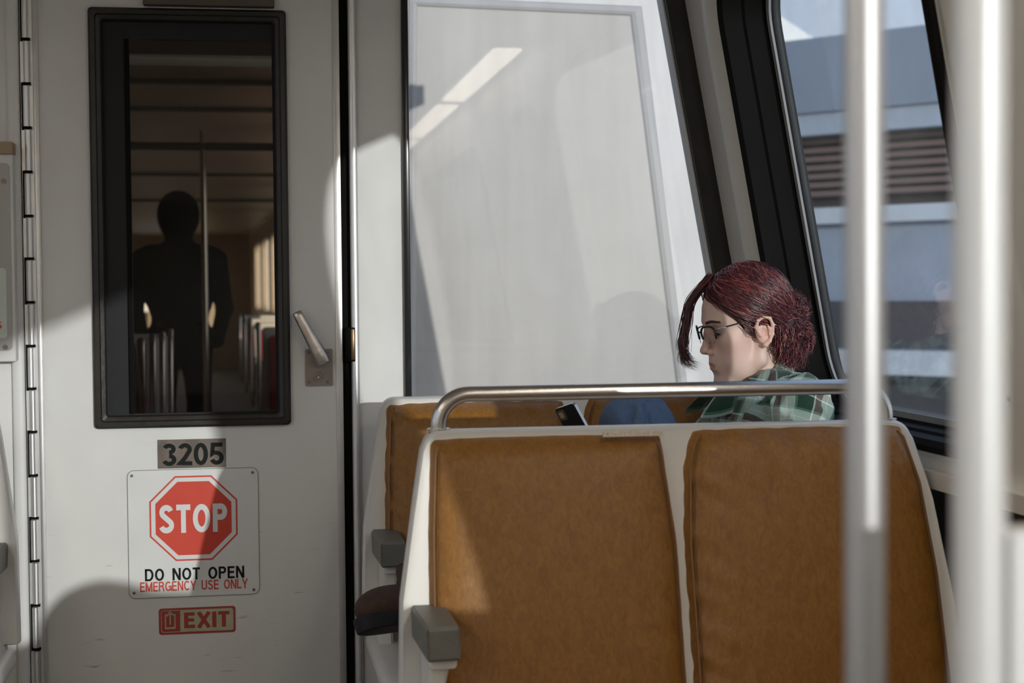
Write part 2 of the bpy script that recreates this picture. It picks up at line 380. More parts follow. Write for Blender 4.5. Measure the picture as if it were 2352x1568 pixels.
# ------------------------------------------------------------------ signed-distance sculpting (bodies, clothes, hair volume)
class Field:
    def __init__(s, xs, ys, zs):
        s.x, s.y, s.z = [np.asarray(a, np.float32) for a in (xs, ys, zs)]
        s.F = np.full((len(s.x), len(s.y), len(s.z)), 1.0, np.float32)
        s.O = np.zeros(3, np.float32); s.R = np.eye(3, dtype=np.float32); s.S = 1.0
    def frame(s, O=(0, 0, 0), Rm=np.eye(3), S=1.0):
        s.O = np.asarray(O, np.float32); s.R = np.asarray(Rm, np.float32); s.S = S     # rows of Rm: local axes in world space
    def w(s, p): return s.O + (np.asarray(p, np.float32)*s.S) @ s.R
    def _sub(s, pts, r, k):
        P = np.array([s.w(p) for p in pts]); m = r*s.S + k*1.5 + 0.012
        lo, hi = P.min(0)-m, P.max(0)+m
        sl = []
        for a, l, h in zip((s.x, s.y, s.z), lo, hi):
            i0, i1 = np.searchsorted(a, l), np.searchsorted(a, h); sl.append(slice(int(i0), int(i1)))
        X = s.x[sl[0]][:, None, None]-s.O[0]; Y = s.y[sl[1]][None, :, None]-s.O[1]; Z = s.z[sl[2]][None, None, :]-s.O[2]
        L = [(X*s.R[i, 0]+Y*s.R[i, 1]+Z*s.R[i, 2])/s.S for i in range(3)]
        return tuple(sl), L
    def _mix(s, sl, d, k, op):
        a = s.F[sl]; d = (d*s.S).astype(np.float32)
        if op == 'u':
            h = np.clip(.5+.5*(a-d)/k, 0, 1); s.F[sl] = a*(1-h)+d*h-k*h*(1-h)
        else:
            h = np.clip(.5-.5*(a+d)/k, 0, 1); s.F[sl] = a*(1-h)-d*h+k*h*(1-h)
    def ell(s, c, r, k=0.01, op='u', rot=None):
        sl, L = s._sub([c], max(r), k)
        p = [L[i]-c[i] for i in range(3)]
        if rot is not None:
            p = [p[0]*rot[i][0]+p[1]*rot[i][1]+p[2]*rot[i][2] for i in range(3)]
        q = [p[i]/r[i] for i in range(3)]; k0 = np.sqrt(q[0]**2+q[1]**2+q[2]**2)
        k1 = np.sqrt((q[0]/r[0])**2+(q[1]/r[1])**2+(q[2]/r[2])**2)+1e-6
        s._mix(sl, k0*(k0-1)/k1, k, op)
    def cone(s, a, b, r1, r2, k=0.01, op='u', flat=None):
        sl, L = s._sub([a, b], max(r1, r2), k)
        a = np.asarray(a, np.float32); b = np.asarray(b, np.float32); ab = b-a; n = float(ab@ab)+1e-9
        p = [L[i]-a[i] for i in range(3)]
        t = np.clip((p[0]*ab[0]+p[1]*ab[1]+p[2]*ab[2])/n, 0, 1)
        d = np.sqrt(sum((p[i]-t*ab[i])**2 for i in range(3)))-(r1+(r2-r1)*t)
        s._mix(sl, d, k, op)
    def chain(s, pts, rs, k=0.01, op='u'):
        for i in range(len(pts)-1): s.cone(pts[i], pts[i+1], rs[i], rs[i+1], k, op)
    def mesh(s, name):
        F, xs, ys, zs = s.F, s.x, s.y, s.z
        ins = F < 0
        c = np.zeros(tuple(n-1 for n in F.shape), np.int8)
        off = [(i, j, k) for i in (0, 1) for j in (0, 1) for k in (0, 1)]
        def sh(A, o): return A[o[0]:A.shape[0]-1+o[0], o[1]:A.shape[1]-1+o[1], o[2]:A.shape[2]-1+o[2]]
        for o in off: c += sh(ins, o)
        act = (c > 0) & (c < 8)
        I, J, K = np.nonzero(act); n = len(I)
        idx = np.full(c.shape, -1, np.int32); idx[I, J, K] = np.arange(n)
        V = {o: F[I+o[0], J+o[1], K+o[2]] for o in off}
        acc = np.zeros((n, 3)); cnt = np.zeros(n)
        for o in off:
            for ax in range(3):
                if o[ax]: continue
                o2 = list(o); o2[ax] = 1; o2 = tuple(o2)
                a, b = V[o], V[o2]; m = (a < 0) != (b < 0)
                t = np.where(m, a/np.where(a-b == 0, 1, a-b), 0)
                pos = np.empty((n, 3))
                for q, (arr, ii) in enumerate(((xs, I), (ys, J), (zs, K))):
                    p0 = arr[ii+o[q]]
                    pos[:, q] = p0 + (t*(arr[ii+1]-arr[ii]) if q == ax else 0)
                acc += pos*m[:, None]; cnt += m
        co = acc/cnt[:, None]
        faces = []
        for ax in range(3):
            A = [slice(None)]*3; B = [slice(None)]*3; A[ax] = slice(0, -1); B[ax] = slice(1, None)
            a, b = ins[tuple(A)], ins[tuple(B)]
            E = np.nonzero(a != b); E = np.array(E)
            o1, o2 = [(1, 2), (2, 0), (0, 1)][ax]
            ok = (E[o1] > 0) & (E[o2] > 0) & (E[o1] < F.shape[o1]-1) & (E[o2] < F.shape[o2]-1)
            E = E[:, ok]; fl = a[tuple(E)]
            def cell(d1, d2):
                q = E.copy(); q[o1] += d1; q[o2] += d2; return idx[tuple(q)]
            Q = np.stack([cell(-1, -1), cell(0, -1), cell(0, 0), cell(-1, 0)], 1)
            Q[~fl] = Q[~fl][:, ::-1]; faces.append(Q)
        Q = np.concatenate(faces); Q = Q[(Q >= 0).all(1)]
        me = bpy.data.meshes.new(name)
        me.vertices.add(n); me.vertices.foreach_set('co', co.astype(np.float32).ravel())
        me.loops.add(len(Q)*4); me.loops.foreach_set('vertex_index', Q.astype(np.int32).ravel())
        me.polygons.add(len(Q)); me.polygons.foreach_set('loop_start', np.arange(0, len(Q)*4, 4, dtype=np.int32))
        me.polygons.foreach_set('use_smooth', np.ones(len(Q), bool))
        me.update(calc_edges=True); me.validate()
        return me, co
def vcol(me, name, arr):
    a = me.attributes.new(name, 'FLOAT_COLOR', 'POINT'); full = np.ones((len(arr), 4), np.float32); full[:, :3] = arr
    a.data.foreach_set('color', full.ravel())
def PR(u0, v0, u1, v1, y):
    uc, vc = (u0+u1)/2, (v0+v1)/2
    return W(u0, vc, y).x, W(u1, vc, y).x, W(uc, v1, y).z, W(uc, v0, y).z
def rect(x0, x1, z0, z1): return [(x1, z1), (x0, z1), (x0, z0), (x1, z0)]
def loft(bm, loops):
    """connect successive closed outlines of equal length (3D points)"""
    Ls = [[bm.verts.new(p) for p in L] for L in loops]
    n = len(Ls[0])
    for A, B in zip(Ls[:-1], Ls[1:]):
        for i in range(n): bm.faces.new((A[i], A[(i+1) % n], B[(i+1) % n], B[i]))
    bmesh.ops.recalc_face_normals(bm, faces=bm.faces)
def yl(outline, y): return [(a, y, b) for a, b in outline]

# ================================================================== SETTING: the carriage
cs = 0.052
YE = 4.15                                     # face of the end wall
LEAN = 0.18
def xin(z): return 1.28 - LEAN*(z-1.2)        # inner face of the right-hand side wall, leaning inwards towards the roof
def sw(X): return lambda a, b: (xin(b)+X, a, b)
WINS = [(2.70, 3.82, 0.895, 1.975, 0.15), (1.16, 2.06, 1.17, 1.95, 0.26)]
WINS += [(-2.35, 0.28, 0.895, 1.90, 0.16)]+[(-3.71-1.30*k, -2.47-1.30*k, 0.895, 1.90, 0.10) for k in range(6)]
FLOOR_END = -11.0
struct(newprism('wall_right', [(FLOOR_END, -0.02), (YE+0.05, -0.02), (YE+0.05, 2.2), (FLOOR_END, 2.2)][::-1],
       [rrect(a-0.012, b+0.012, c-0.012, d+0.012, r+0.012, 8) for a, b, c, d, r in WINS], sw(0.0), sw(0.03), MT['cream']), 'leaning cream side wall with windows')
XL = -1.66
def xl(z): return XL + LEAN*(z-1.2)
def swl(X): return lambda a, b: (xl(b)-X, a, b)
LW = [(2.45-1.36*k, 3.70-1.36*k, 0.895, 1.9, 0.1) for k in range(10)]
struct(newprism('wall_left', [(FLOOR_END, -0.02), (YE+0.05, -0.02), (YE+0.05, 2.2), (FLOOR_END, 2.2)][::-1],
       [rrect(*w, 8) for w in LW], swl(0.0), swl(0.03), MT['cream']))
struct(newbox('wall_back', -1.95, 1.55, FLOOR_END-0.06, FLOOR_END, 0, 2.2, MT['cream']))
struct(newbox('floor', -2.0, 1.62, FLOOR_END-0.06, YE+0.05, -0.06, 0.0, MT['floor']))
struct(newbox('ceiling', -1.62, 1.26, FLOOR_END-0.06, YE+0.05, 2.15, 2.22, MT['ceiling']))

# ceiling light strips (their reflection runs across the end panel)
m_lamp = bpy.data.materials.new('lamp_diffuser'); m_lamp.use_nodes = True
_b = m_lamp.node_tree.nodes['Principled BSDF']; _b.inputs['Base Color'].default_value = (.8, .76, .68, 1); _b.inputs['Emission Color'].default_value = (1, .90, .76, 1); _b.inputs['Emission Strength'].default_value = 7.0
for k in range(5):
    for x in (-1.36, 1.00):
        y1 = 2.2-1.9*k
        cl = empty('ceiling_light', 'long ceiling light diffuser above the seats', 'ceiling light', (x, y1-0.85, 2.15), 'ceiling light strips')
        newbox('housing', x-0.07, x+0.07, y1-1.7, y1, 2.125, 2.15, MT['cream'], cl, 0.005)
        newbox('diffuser', x-0.055, x+0.055, y1-1.68, y1-0.02, 2.112, 2.126, m_lamp, cl, 0.005)
# side windows: rubber-lined reveal, bright spacer line, pane
def side_window(n, w, f, depth, splay, gm='winglass'):
    y0, y1, z0, z1, r = w
    bm = bmesh.new()
    def L(off, X):          # the reveal widens outwards on its near side
        k = max(0.0, X)/0.115*splay
        return [f(X)(a, b) for a, b in rrect(y0-off-k, y1+off, z0-off, z1+off, max(0.01, r+off), 8)]
    if depth > 0.05: loops = [L(0.028, 0.004), L(0.026, -0.012), L(0.012, -0.018), L(0.0, -0.008), L(0.0, 0.04), L(-0.006, 0.046), L(-0.006, depth-.025), L(-0.012, depth-.019), L(-0.012, depth+.02)]
    else: loops = [L(0.022, 0.002), L(0.020, -0.008), L(0.0, -0.008), L(0.0, depth+.01)]
    loft(bm, loops)
    g = struct(fin('window_%d' % n, bm, MT['gasket'] if depth > .05 else MT['cream'], None, True, 40))
    if depth > 0.05:
        bm = bmesh.new()
        loft(bm, [L(-0.010, depth-.017), L(-0.026, depth-.015), L(-0.026, depth-.009), L(-0.010, depth-.009)])
        fin('spacer_strip', bm, MT['spacer'], g)
    newprism('pane', rrect(y0-depth/0.115*splay, y1, z0, z1, r, 8), [], f(depth-.003), f(depth), MT[gm], g)
    return g
for i, w in enumerate(WINS): side_window(i+1, w, sw, 0.03 if i == 1 else 0.115, 0.0 if i == 1 else (0.0 if i == 0 else 0.09), 'winglass')
for i, w in enumerate(LW): side_window(20+i, w, swl, 0.115, 0.03)
# moulded cream surround of the first window
def surround(n, w):
    y0, y1, z0, z1, r = w
    bm = bmesh.new()
    def L(off, X):
        q = []
        for a, b in rrect(y0-off, y1+off, z0-off, z1+off, r+off, 10):
            k = min(1.0, max(0.08, (a-y0)/0.5)) if X < 0 else 1     # nearly flush on the side of the pillar
            q.append(sw(X*k)(a, b))
        return q
    prof = [(0.175, 0.002), (0.165, -0.008), (0.14, -0.017), (0.11, -0.022), (0.08, -0.021), (0.055, -0.015), (0.038, -0.006), (0.030, 0.01)]
    loft(bm, [L(o, X) for o, X in prof])
    return struct(fin('trim_%d' % n, bm, MT['cream'], None, True))
t1 = surround(1, WINS[0])
# screws on the near side of that surround
for z in (1.72, 1.30, 1.0):
    o = bmesh.new(); bmesh.ops.create_uvsphere(o, u_segments=10, v_segments=6, radius=0.005)
    for v in o.verts: v.co = Vector((v.co.x*0.5+xin(z)-0.004, v.co.y+WINS[0][0]-0.062, v.co.z+z))
    fin('screw', o, MT['screw'], t1, True)
# ledge and dark panel under the window
def ledge(name, y0, y1, z0, z1, X, m):
    return struct(newprism(name, [(y0, z0), (y1, z0), (y1, z1), (y0, z1)], [], sw(-X), sw(0.0), m))
ledge('trim_2', 1.6, YE, 0.80, 0.835, 0.03, MT['cream'])
ledge('trim_3', 1.6, YE, 0.12, 0.795, 0.012, MT['rubber'])
# black rubber strip in the corner between end wall and side wall
struct(newprism('trim_4', [(xin(2.15)-cs, 2.15), (xin(0.0)-cs, 0.0), (xin(0.0)+0.0, 0.0), (xin(2.15)+0.0, 2.15)], [], lambda a, b: (a, YE-0.022, b), lambda a, b: (a, YE, b), MT['rubber']))

# ------------------------------------------------------------------ end wall
DX0, DX1 = W(95, 760, YE).x, W(787, 760, YE).x
GX = W(806, 760, YE).x
JX = W(822, 760, YE).x
HX0 = W(55, 760, YE).x
wz_ = W(1100, 911, YE).z; wt_ = 2.06; wl_ = W(940, 500, YE).x
WH = [(xin(wt_)-cs-0.004, wt_), (wl_, wt_), (wl_, wz_), (xin(wz_)-cs-0.004, wz_)]
struct(newprism('wall_end', [(JX, 0), (JX, 2.15), (xin(2.15)+0.02, 2.15), (xin(0.0)+0.02, 0)], [WH], lambda a, b: (a, YE, b), lambda a, b: (a, YE+0.05, b), MT['wall_paint']), 'white end wall beside the door')
struct(newprism('wall_end_left', [(xl(0)-0.02, 0), (xl(2.15)-0.02, 2.15), (HX0, 2.15), (HX0, 0)], [], lambda a, b: (a, YE, b), lambda a, b: (a, YE+0.05, b), MT['wall_paint']))
struct(newbox('wall_end_header', HX0, JX, YE, YE+0.05, 2.09, 2.15, MT['wall_paint']))
# rounded post left of the hinge, rounded jamb right of the door
def post(name, x0, x1, proud, m):
    n = 10; bm = bmesh.new()
    prof = [(x0, YE)]+[((x0+x1)/2-(x1-x0)/2*math.cos(math.pi*k/n), YE-proud*math.sin(math.pi*k/n)**0.5) for k in range(1, n)]+[(x1, YE)]
    A = [bm.verts.new((x, y, 0)) for x, y in prof]; B = [bm.verts.new((x, y, 2.14)) for x, y in prof]
    for i in range(len(prof)-1): bm.faces.new((A[i], A[i+1], B[i+1], B[i]))
    bmesh.ops.recalc_face_normals(bm, faces=bm.faces)
    return struct(fin(name, bm, m, None, True, 60))
post('trim_5', W(26, 760, YE).x, W(56, 760, YE).x, 0.014, MT['wall_paint'])
post('trim_6', GX, JX+0.004, 0.016, MT['alu'])
struct(newbox('trim_7', DX1-0.001, GX+0.003, YE+0.012, YE+0.04, 0, 2.09, MT['gap']))      # black seal in the door gap
struct(newbox('threshold_1', HX0, JX, YE-0.02, YE+0.06, 0.0, 0.012, MT['alu']))

# window in the end wall: black gaskets, dusty pane; behind it the white end of the next carriage
end_win = struct(newbox('window_%d' % (len(WINS)+1), W(925, 500, YE).x, wl_+0.001, YE-0.014, YE+0.01, wz_, 2.15, mat('glossy_gasket', (0.02, 0.02, 0.022), 0.22), None, 0.003), 'dusty end window beside the door')
newprism('pane', WH, [], lambda a, b: (a, YE+0.012, b), lambda a, b: (a, YE+0.016, b), MT['endglass'], end_win)
YN = 5.98
ne = bpy.data.objects.new('next_carriage_end', None); COL.objects.link(ne); struct(ne, 'white end of the next carriage behind the dusty window')
newprism('end_panel', [(0.44, -0.2), (2.02, -0.2), (2.02, 0.9), (1.72, 2.75), (0.44, 2.75)][::-1], [], lambda a, b: (a, YN, b), lambda a, b: (a, YN+0.06, b), MT['next_white'], ne)
P0 = [W(956, 12, YN), W(1450, 34, YN), W(1562, 930, YN), W(950, 940, YN)]
po = [(p.x, p.z) for p in P0]
def inset(poly, dl, dt, dr, db):
    (ax, az), (bx, bz), (cx, cz), (dx, dz) = poly
    return [(ax+dl, az-dt), (bx-dr, bz-dt), (cx-dr, cz+db), (dx+dl, dz+db)]
bm = bmesh.new()
loft(bm, [yl(inset(po, -.03, -.034, -.042, -.02), YN+0.001), yl(inset(po, -.026, -.028, -.034, -.02), YN-0.010), yl(inset(po, -.012, -.010, -.014, -.01), YN-0.014), yl(po, YN-0.010), yl(inset(po, .006, .008, .010, 0), YN-0.001)])
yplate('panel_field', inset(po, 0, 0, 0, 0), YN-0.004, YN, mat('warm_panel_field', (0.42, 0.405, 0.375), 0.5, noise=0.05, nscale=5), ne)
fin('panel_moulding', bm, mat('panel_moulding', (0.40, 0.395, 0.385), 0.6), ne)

# ------------------------------------------------------------------ the door
door = bpy.data.objects.new('door_1', None); COL.objects.link(door); door.location = ((DX0+DX1)/2, YE, 0.012); struct(door, 'white end door with black framed window')
wx0, wx1, wz0, wz1 = PR(208, 18, 663, 981, YE-0.02)
frw = 0.043
hole = rect(wx0+frw*.6, wx1-frw*.6, wz0+frw*.6, wz1-frw*.6)
DY = YE+0.004
yplate('door_leaf', rect(DX0, DX1, 0.015, 2.085), DY, DY+0.04, MT['door_paint'], door, [hole])
ex0 = W(771, 760, DY).x
newbox('edge_strip', ex0, DX1, DY-0.003, DY+0.03, 0.015, 2.085, MT['alu'], door, 0.0015)
bm = bmesh.new()
RR = lambda o: rrect(wx0+o, wx1-o, wz0+o, wz1-o, max(0.004, 0.010-o*.1), 3)
loft(bm, [yl(RR(0.0), DY), yl(RR(0.0), DY-0.012), yl(RR(0.006), DY-0.019), yl(RR(0.016), DY-0.020), yl(RR(0.019), DY-0.015), yl(RR(0.028), DY-0.011), yl(RR(0.031), DY-0.006), yl(RR(0.031), DY+0.03)])
frame = fin('window_frame', bm, MT['rubber'], door, True, 25)
# inner sash: wider on the hinge side and on top
gx0_, gx1_, gzb, gzt = PR(303, 93, 629, 946, DY+0.02)
ix0, ix1, iz0, iz1 = wx0+0.030, wx1-0.030, wz0+0.030, wz1-0.030
sash = yplate('sash', rect(ix0, ix1, iz0, iz1), DY+0.014, DY+0.026, MT['sash'], door, [rect(gx0_, gx1_, gzb, gzt)])
newbox('sash_bead', gx0_-0.012, gx0_, DY+0.006, DY+0.016, gzb, gzt, MT['gasket'], sash, 0.002)
yplate('pane', rect(gx0_-.005, gx1_+.005, gzb-.005, gzt+.005), DY+0.018, DY+0.023, MT['doorglass'], door)
bx0, bx1, bz0, bz1 = PR(327, -60, 630, 13, DY-0.03)
newbox('closer_box', bx0, bx1, DY-0.03, DY, bz0, bz1, mat('brown_box', (0.10, 0.075, 0.05), 0.5), door, 0.004)
# piano hinge: knuckle lengths alternate between post and door
hx0, hx1 = W(58, 760, YE).x, W(94, 760, YE).x
hinge = newbox('hinge', hx0, hx1+0.004, YE-0.001, YE+0.004, 0.02, 2.085, MT['alu'], door)
newbox('hinge_gap', W(59, 760, YE).x, W(64, 760, YE).x, YE-0.0025, YE, 0.02, 2.085, MT['gap'], hinge)
kx = W(73, 760, YE).x
edges_v = [-10, 92, 194, 295, 396, 497, 595, 695, 795, 893, 992, 1092, 1190, 1288, 1390, 1490, 1590]
for i in range(len(edges_v)-1):
    z1 = W(70, edges_v[i]+4, YE).z; z0 = W(70, edges_v[i+1]-4, YE).z
    dx = 0.0 if i % 2 else -0.003
    bm = bmesh.new(); tube(bm, [(kx+dx, YE-0.006, z0), (kx+dx, YE-0.006, z1)], 0.0078, 12)
    fin('hinge_knuckle', bm, MT['alu'], hinge, True, 50)
    newbox('hinge_gap', kx-0.0105, kx+0.009, YE-0.0135, YE-0.002, z0-0.0062, z0-0.0002, MT['gap'], hinge)
    if i % 2 == 0:
        newbox('hinge_leaf', kx+0.004, W(86, 760, YE).x, YE-0.003, YE, z0, z1, MT['alu'], hinge)
    else:
        newbox('hinge_leaf', W(58, 760, YE).x, kx-0.004, YE-0.004, YE, z0, z1, MT['alu'], hinge)
newbox('hinge_edge', W(87, 760, YE).x, W(96, 760, YE).x, YE-0.006, YE+0.01, 0.02, 2.085, MT['alu'], hinge, 0.002)
# lever handle
px0, px1, pz0, pz1 = PR(701, 801, 764, 886, DY)
plate = yplate('lock_plate', rrect(px0, px1, pz0, pz1, 0.004, 4), DY-0.004, DY, MT['plate_steel'], door)
for u, v in ((709, 809), (752, 809), (709, 877), (752, 877)):
    p = W(u, v, DY); newcyl_y('screw', (p.x, p.z), 0.0042, DY-0.006, DY-0.003, MT['screw'], plate, 12)
p = W(731, 866, DY); newcyl_y('lock_cylinder', (p.x, p.z), 0.0115, DY-0.008, DY-0.003, MT['plate_steel'], plate, 20, 0.0125)
newcyl_y('keyhole_ring', (p.x, p.z), 0.007, DY-0.0095, DY-0.007, MT['screw'], plate, 16)
newcyl_y('keyhole', (p.x, p.z), 0.003, DY-0.0105, DY-0.009, MT['handle_steel'], plate, 12)
a = W(738, 822, DY-0.03); b = W(681, 716, DY-0.03)
handle = newcyl_y('door_handle', (a.x, a.z), 0.0165, DY-0.042, DY-0.003, MT['handle_steel'], door, 20, 0.020)
bm = bmesh.new(); d = (b-a); L = d.length; d.normalize(); nrm = Vector((-d.z, 0, d.x)); 
secs = [(-0.014, .017, .010), (0.0, .0185, .012), (L*.15, .0175, .012), (L*.5, .0145, .010), (L*.9, .0125, .009), (L*.985, .012, .008), (L, .0095, .006)]
rings = []
for t, hw, th in secs:
    c = a+d*t+Vector((0, -0.010, 0)); 
    rings.append([c+nrm*(hw*ca*(abs(ca)**-0.35 if ca else 1))+Vector((0, th*sa, 0)) for ca, sa in ((math.cos(2*math.pi*k/16), math.sin(2*math.pi*k/16)) for k in range(16))])
loft(bm, rings); bm.faces.ensure_lookup_table()
bmesh.ops.holes_fill(bm, edges=bm.edges); bmesh.ops.recalc_face_normals(bm, faces=bm.faces)
fin('lever', bm, MT['handle_steel'], handle, True, 50)
a = W(800, 790, YE); sx0, sx1, sz0, sz1 = PR(793, 752, 816, 830, YE-0.02)
keep = newbox('latch_keeper', sx0, sx1, YE-0.020, YE+0.01, sz0, sz1, MT['gasket'], door, 0.002)
newbox('latch_tongue', (sx0+sx1)/2+0.002, sx1-0.002, YE-0.024, YE-0.018, sz0+0.004, sz1-0.004, mat('brass_dark', (0.20, 0.13, 0.07), 0.35, metal=0.8), keep, 0.001)

# ------------------------------------------------------------------ signs on the door
SYS = DY
x0, x1, z0, z1 = PR(362, 1008, 519, 1074, SYS)
o = yplate('number_plate', rect(x0, x1, z0, z1), SYS-0.0015, SYS, MT['number_plate']); tag(o, 'small dark metal plate reading 3205 under the door window', 'number plate')
q = PR(372, 1017, 514, 1068, SYS)
def onrect(q, y): return lambda s, t: (q[0]+(q[1]-q[0])*s, y, q[2]+(q[3]-q[2])*t)
lettering('lettering', '3205', MT['sign_black'], o, onrect(q, SYS-0.0021), w=0.185, gap=0.065)
sq = PR(294, 1076, 595, 1369, SYS)
ss = yplate('stop_sign', rrect(*sq, 0.017, 6), SYS-0.003, SYS, MT['edge']); tag(ss, 'white square plate with red STOP octagon screwed to the door', 'sign')
e_ = 0.0016
yplate('sign_face', rrect(sq[0]+e_, sq[1]-e_, sq[2]+e_, sq[3]-e_, 0.0155, 6), SYS-0.0034, SYS-0.003, MT['sign_white'], ss)
oc = W(445, 1189, SYS); orad = (W(546, 1189, SYS).x-W(344, 1189, SYS).x)/2
def octo(r): return [(oc.x+r/math.cos(R(22.5))*math.cos(R(22.5+45*k)), oc.z+r*0.985/math.cos(R(22.5))*math.sin(R(22.5+45*k))) for k in range(8)]
yplate('octagon_line', octo(orad), SYS-0.0038, SYS-0.0034, MT['sign_red'], ss, [octo(orad*0.962)])
yplate('octagon', octo(orad*0.865), SYS-0.0038, SYS-0.0034, MT['sign_red'], ss)
lettering('stop_lettering', 'STOP', MT['sign_white'], ss, onrect(PR(365, 1157, 522, 1222, SYS), SYS-0.0043), w=0.20, gap=0.10)
lettering('black_lettering', 'DO NOT OPEN', MT['sign_black'], ss, onrect(PR(333, 1302, 561, 1330, SYS), SYS-0.0040), w=0.17, gap=0.11, space=0.55)
lettering('red_lettering', 'EMERGENCY USE ONLY', MT['sign_red'], ss, onrect(PR(322, 1332, 569, 1354, SYS), SYS-0.0040), w=0.15, gap=0.10, space=0.55)
for u, v in ((303, 1092), (580, 1084), (308, 1361), (583, 1353)):
    p = W(u, v, SYS); newcyl_y('screw', (p.x, p.z), 0.0036, SYS-0.006, SYS-0.003, MT['screw'], ss, 12)
eq = PR(365, 1394, 541, 1454, SYS)
ex = yplate('exit_sign', rrect(*eq, 0.007, 5), SYS-0.0015, SYS, MT['sign_red_dull']); tag(ex, 'small red bordered EXIT sticker with arrow symbol low on the door', 'sign')
fx = PR(414, 1399, 536, 1448, SYS)
yplate('exit_field', rrect(*fx, 0.004, 4), SYS-0.0019, SYS-0.0015, MT['sign_green'], ex)
lettering('exit_lettering', 'EXIT', MT['sign_red_dull'], ex, onrect(PR(423, 1404, 527, 1440, SYS), SYS-0.0025), w=0.21, gap=0.13)
pq = onrect(PR(376, 1402, 406, 1446, SYS), SYS-0.0020)
bm = bmesh.new()
for s in ([(.30, .78), (.14, .78), (.14, .10), (.86, .10), (.86, .78), (.70, .78)], [(.50, .28), (.50, .95)], [(.26, .72), (.50, .97), (.74, .72)]): ribbon(bm, s, 0.09, pq)
fin('exit_symbol', bm, MT['sign_green'], ex)
frame_line = PR(370, 1398.5, 536, 1449, SYS)
yplate('border_line', rrect(*frame_line, 0.006, 4), SYS-0.0018, SYS-0.0015, MT['sign_green'], ex, [rrect(frame_line[0]+.0014, frame_line[1]-.0014, frame_line[2]+.0014, frame_line[3]-.0014, 0.005, 4)])

# ------------------------------------------------------------------ notice housing left of the hinge
NY = YE-0.055
nb = PR(-190, 352, 33, 832, NY)
hs = newbox('notice_housing', nb[0], nb[1], NY, YE, nb[2], nb[3], MT['wall_paint'], None, 0.004); tag(hs, 'white wall box carrying a grey notice plate, left of the hinge', 'wall box')
newbox('top_ledge', nb[0], nb[1]+0.002, NY-0.012, YE, nb[3]-0.002, nb[3]+0.028, mat('tan_ledge', (0.42, 0.31, 0.19), 0.5), hs, 0.003)
qp = PR(-190, 374, 25, 806, NY)
gp = yplate('notice_plate', rrect(*qp, 0.012, 5), NY-0.004, NY, mat('grey_plate', (0.42, 0.40, 0.38), 0.4, metal=0.2), hs)
for u, v in ((9, 416), (13, 797)):
    p = W(u, v, NY); newcyl_y('screw', (p.x, p.z), 0.006, NY-0.007, NY-0.004, MT['screw'], gp, 14)
qs = PR(-160, 616, 16, 777, NY)
st = yplate('sticker', rrect(*qs, 0.008, 5), NY-0.0048, NY-0.004, mat('pale_green_sticker', (0.62, 0.68, 0.60), 0.4), gp)
lettering('sticker_digit', '5', mat('orange_red_ink', (0.62, 0.12, 0.03), 0.5), gp, onrect(PR(-8, 738, 5, 755, NY), NY-0.0052), w=0.2)

# ------------------------------------------------------------------ next carriage, seen through the door window
NC = Matrix.Translation((-0.62, 6.05, 0)) @ Matrix.Rotation(R(2.3), 4, 'Z')
def ncp(o): o.matrix_world = NC @ o.matrix_world; return o
bell = newprism('gangway_bellows', rrect(-0.62, 0.42, 0.0, 2.12, 0.08, 5), [rrect(-0.52, 0.36, 0.03, 2.06, 0.06, 5)], lambda a, b: (a, YE+0.06, b), lambda a, b: (a, 6.0, b), MT['bellows'])
struct(bell)
def ncbox(name, x0, x1, y0, y1, z0, z1, m):
    o = newbox(name, x0, x1, y0, y1, z0, z1, m); o.matrix_world = NC; return struct(o)
ncbox('next_floor', -1.5, 1.5, 0, 19, -0.05, 0, MT['floor'])
ncbox('next_ceiling', -1.4, 1.4, 0, 19, 2.06, 2.12, MT['dark_interior'])
nwins = [(1.0+2.1*k, 2.5+2.1*k, 0.95, 1.85, 0.1) for k in range(8)]
for nm, X, xs in (('next_wall_right', 1.42, 1), ('next_wall_left', -1.42, -1)):
    holes = [rrect(*w, 4) for w in nwins] if xs > 0 else [rrect(*nwins[k], 4) for k in (6,)]
    o = newprism(nm, [(0, 0), (19, 0), (19, 2.1), (0, 2.1)], holes, lambda a, b: (X, a, b), lambda a, b: (X+0.06*xs, a, b), MT['dark_interior']); o.matrix_world = NC; struct(o)
o = newprism('next_wall_end', [(-1.5, 0), (1.5, 0), (1.5, 2.1), (-1.5, 2.1)], [rrect(-0.33, 0.33, 0.9, 1.75, 0.03, 3)], lambda a, b: (a, 19.0, b), lambda a, b: (a, 19.05, b), MT['dark_interior']); o.matrix_world = NC; struct(o)
o = newprism('next_wall_front', [(-1.5, 0), (1.5, 0), (1.5, 2.1), (-1.5, 2.1)], [rrect(0.08, 0.98, 0.03, 2.03, 0.03, 3)], lambda a, b: (a, 0.0, b), lambda a, b: (a, 0.04, b), MT['dark_interior']); o.matrix_world = NC; struct(o)
for k, yy in enumerate((0.6, 1.6, 5.9, 9.3)):
    o = newbox('trim_%d' % (8+k), -1.4, 1.4, yy, yy+0.05, 2.04, 2.06, MT['dim_trim']); o.matrix_world = NC; struct(o)
def ncthing(o): o.matrix_world = NC @ Matrix.Translation(o.location) if o.type == 'EMPTY' else NC; return o
# hanging pole with cross bar
hp = empty('grab_pole', 'vertical pole with ceiling cross bar inside the next carriage', 'pole', (0.505, 2.78, 0))
newtube('cross_bar', [(-0.6, 2.78, 1.98), (1.3, 2.78, 1.98)], 0.022, MT['gasket'], hp)
newtube('pole', [(0.505, 2.78, 0.0), (0.505, 2.78, 2.06)], 0.017, MT['steel'], hp)
hp.matrix_world = NC @ Matrix.Translation((0.505, 2.78, 0))
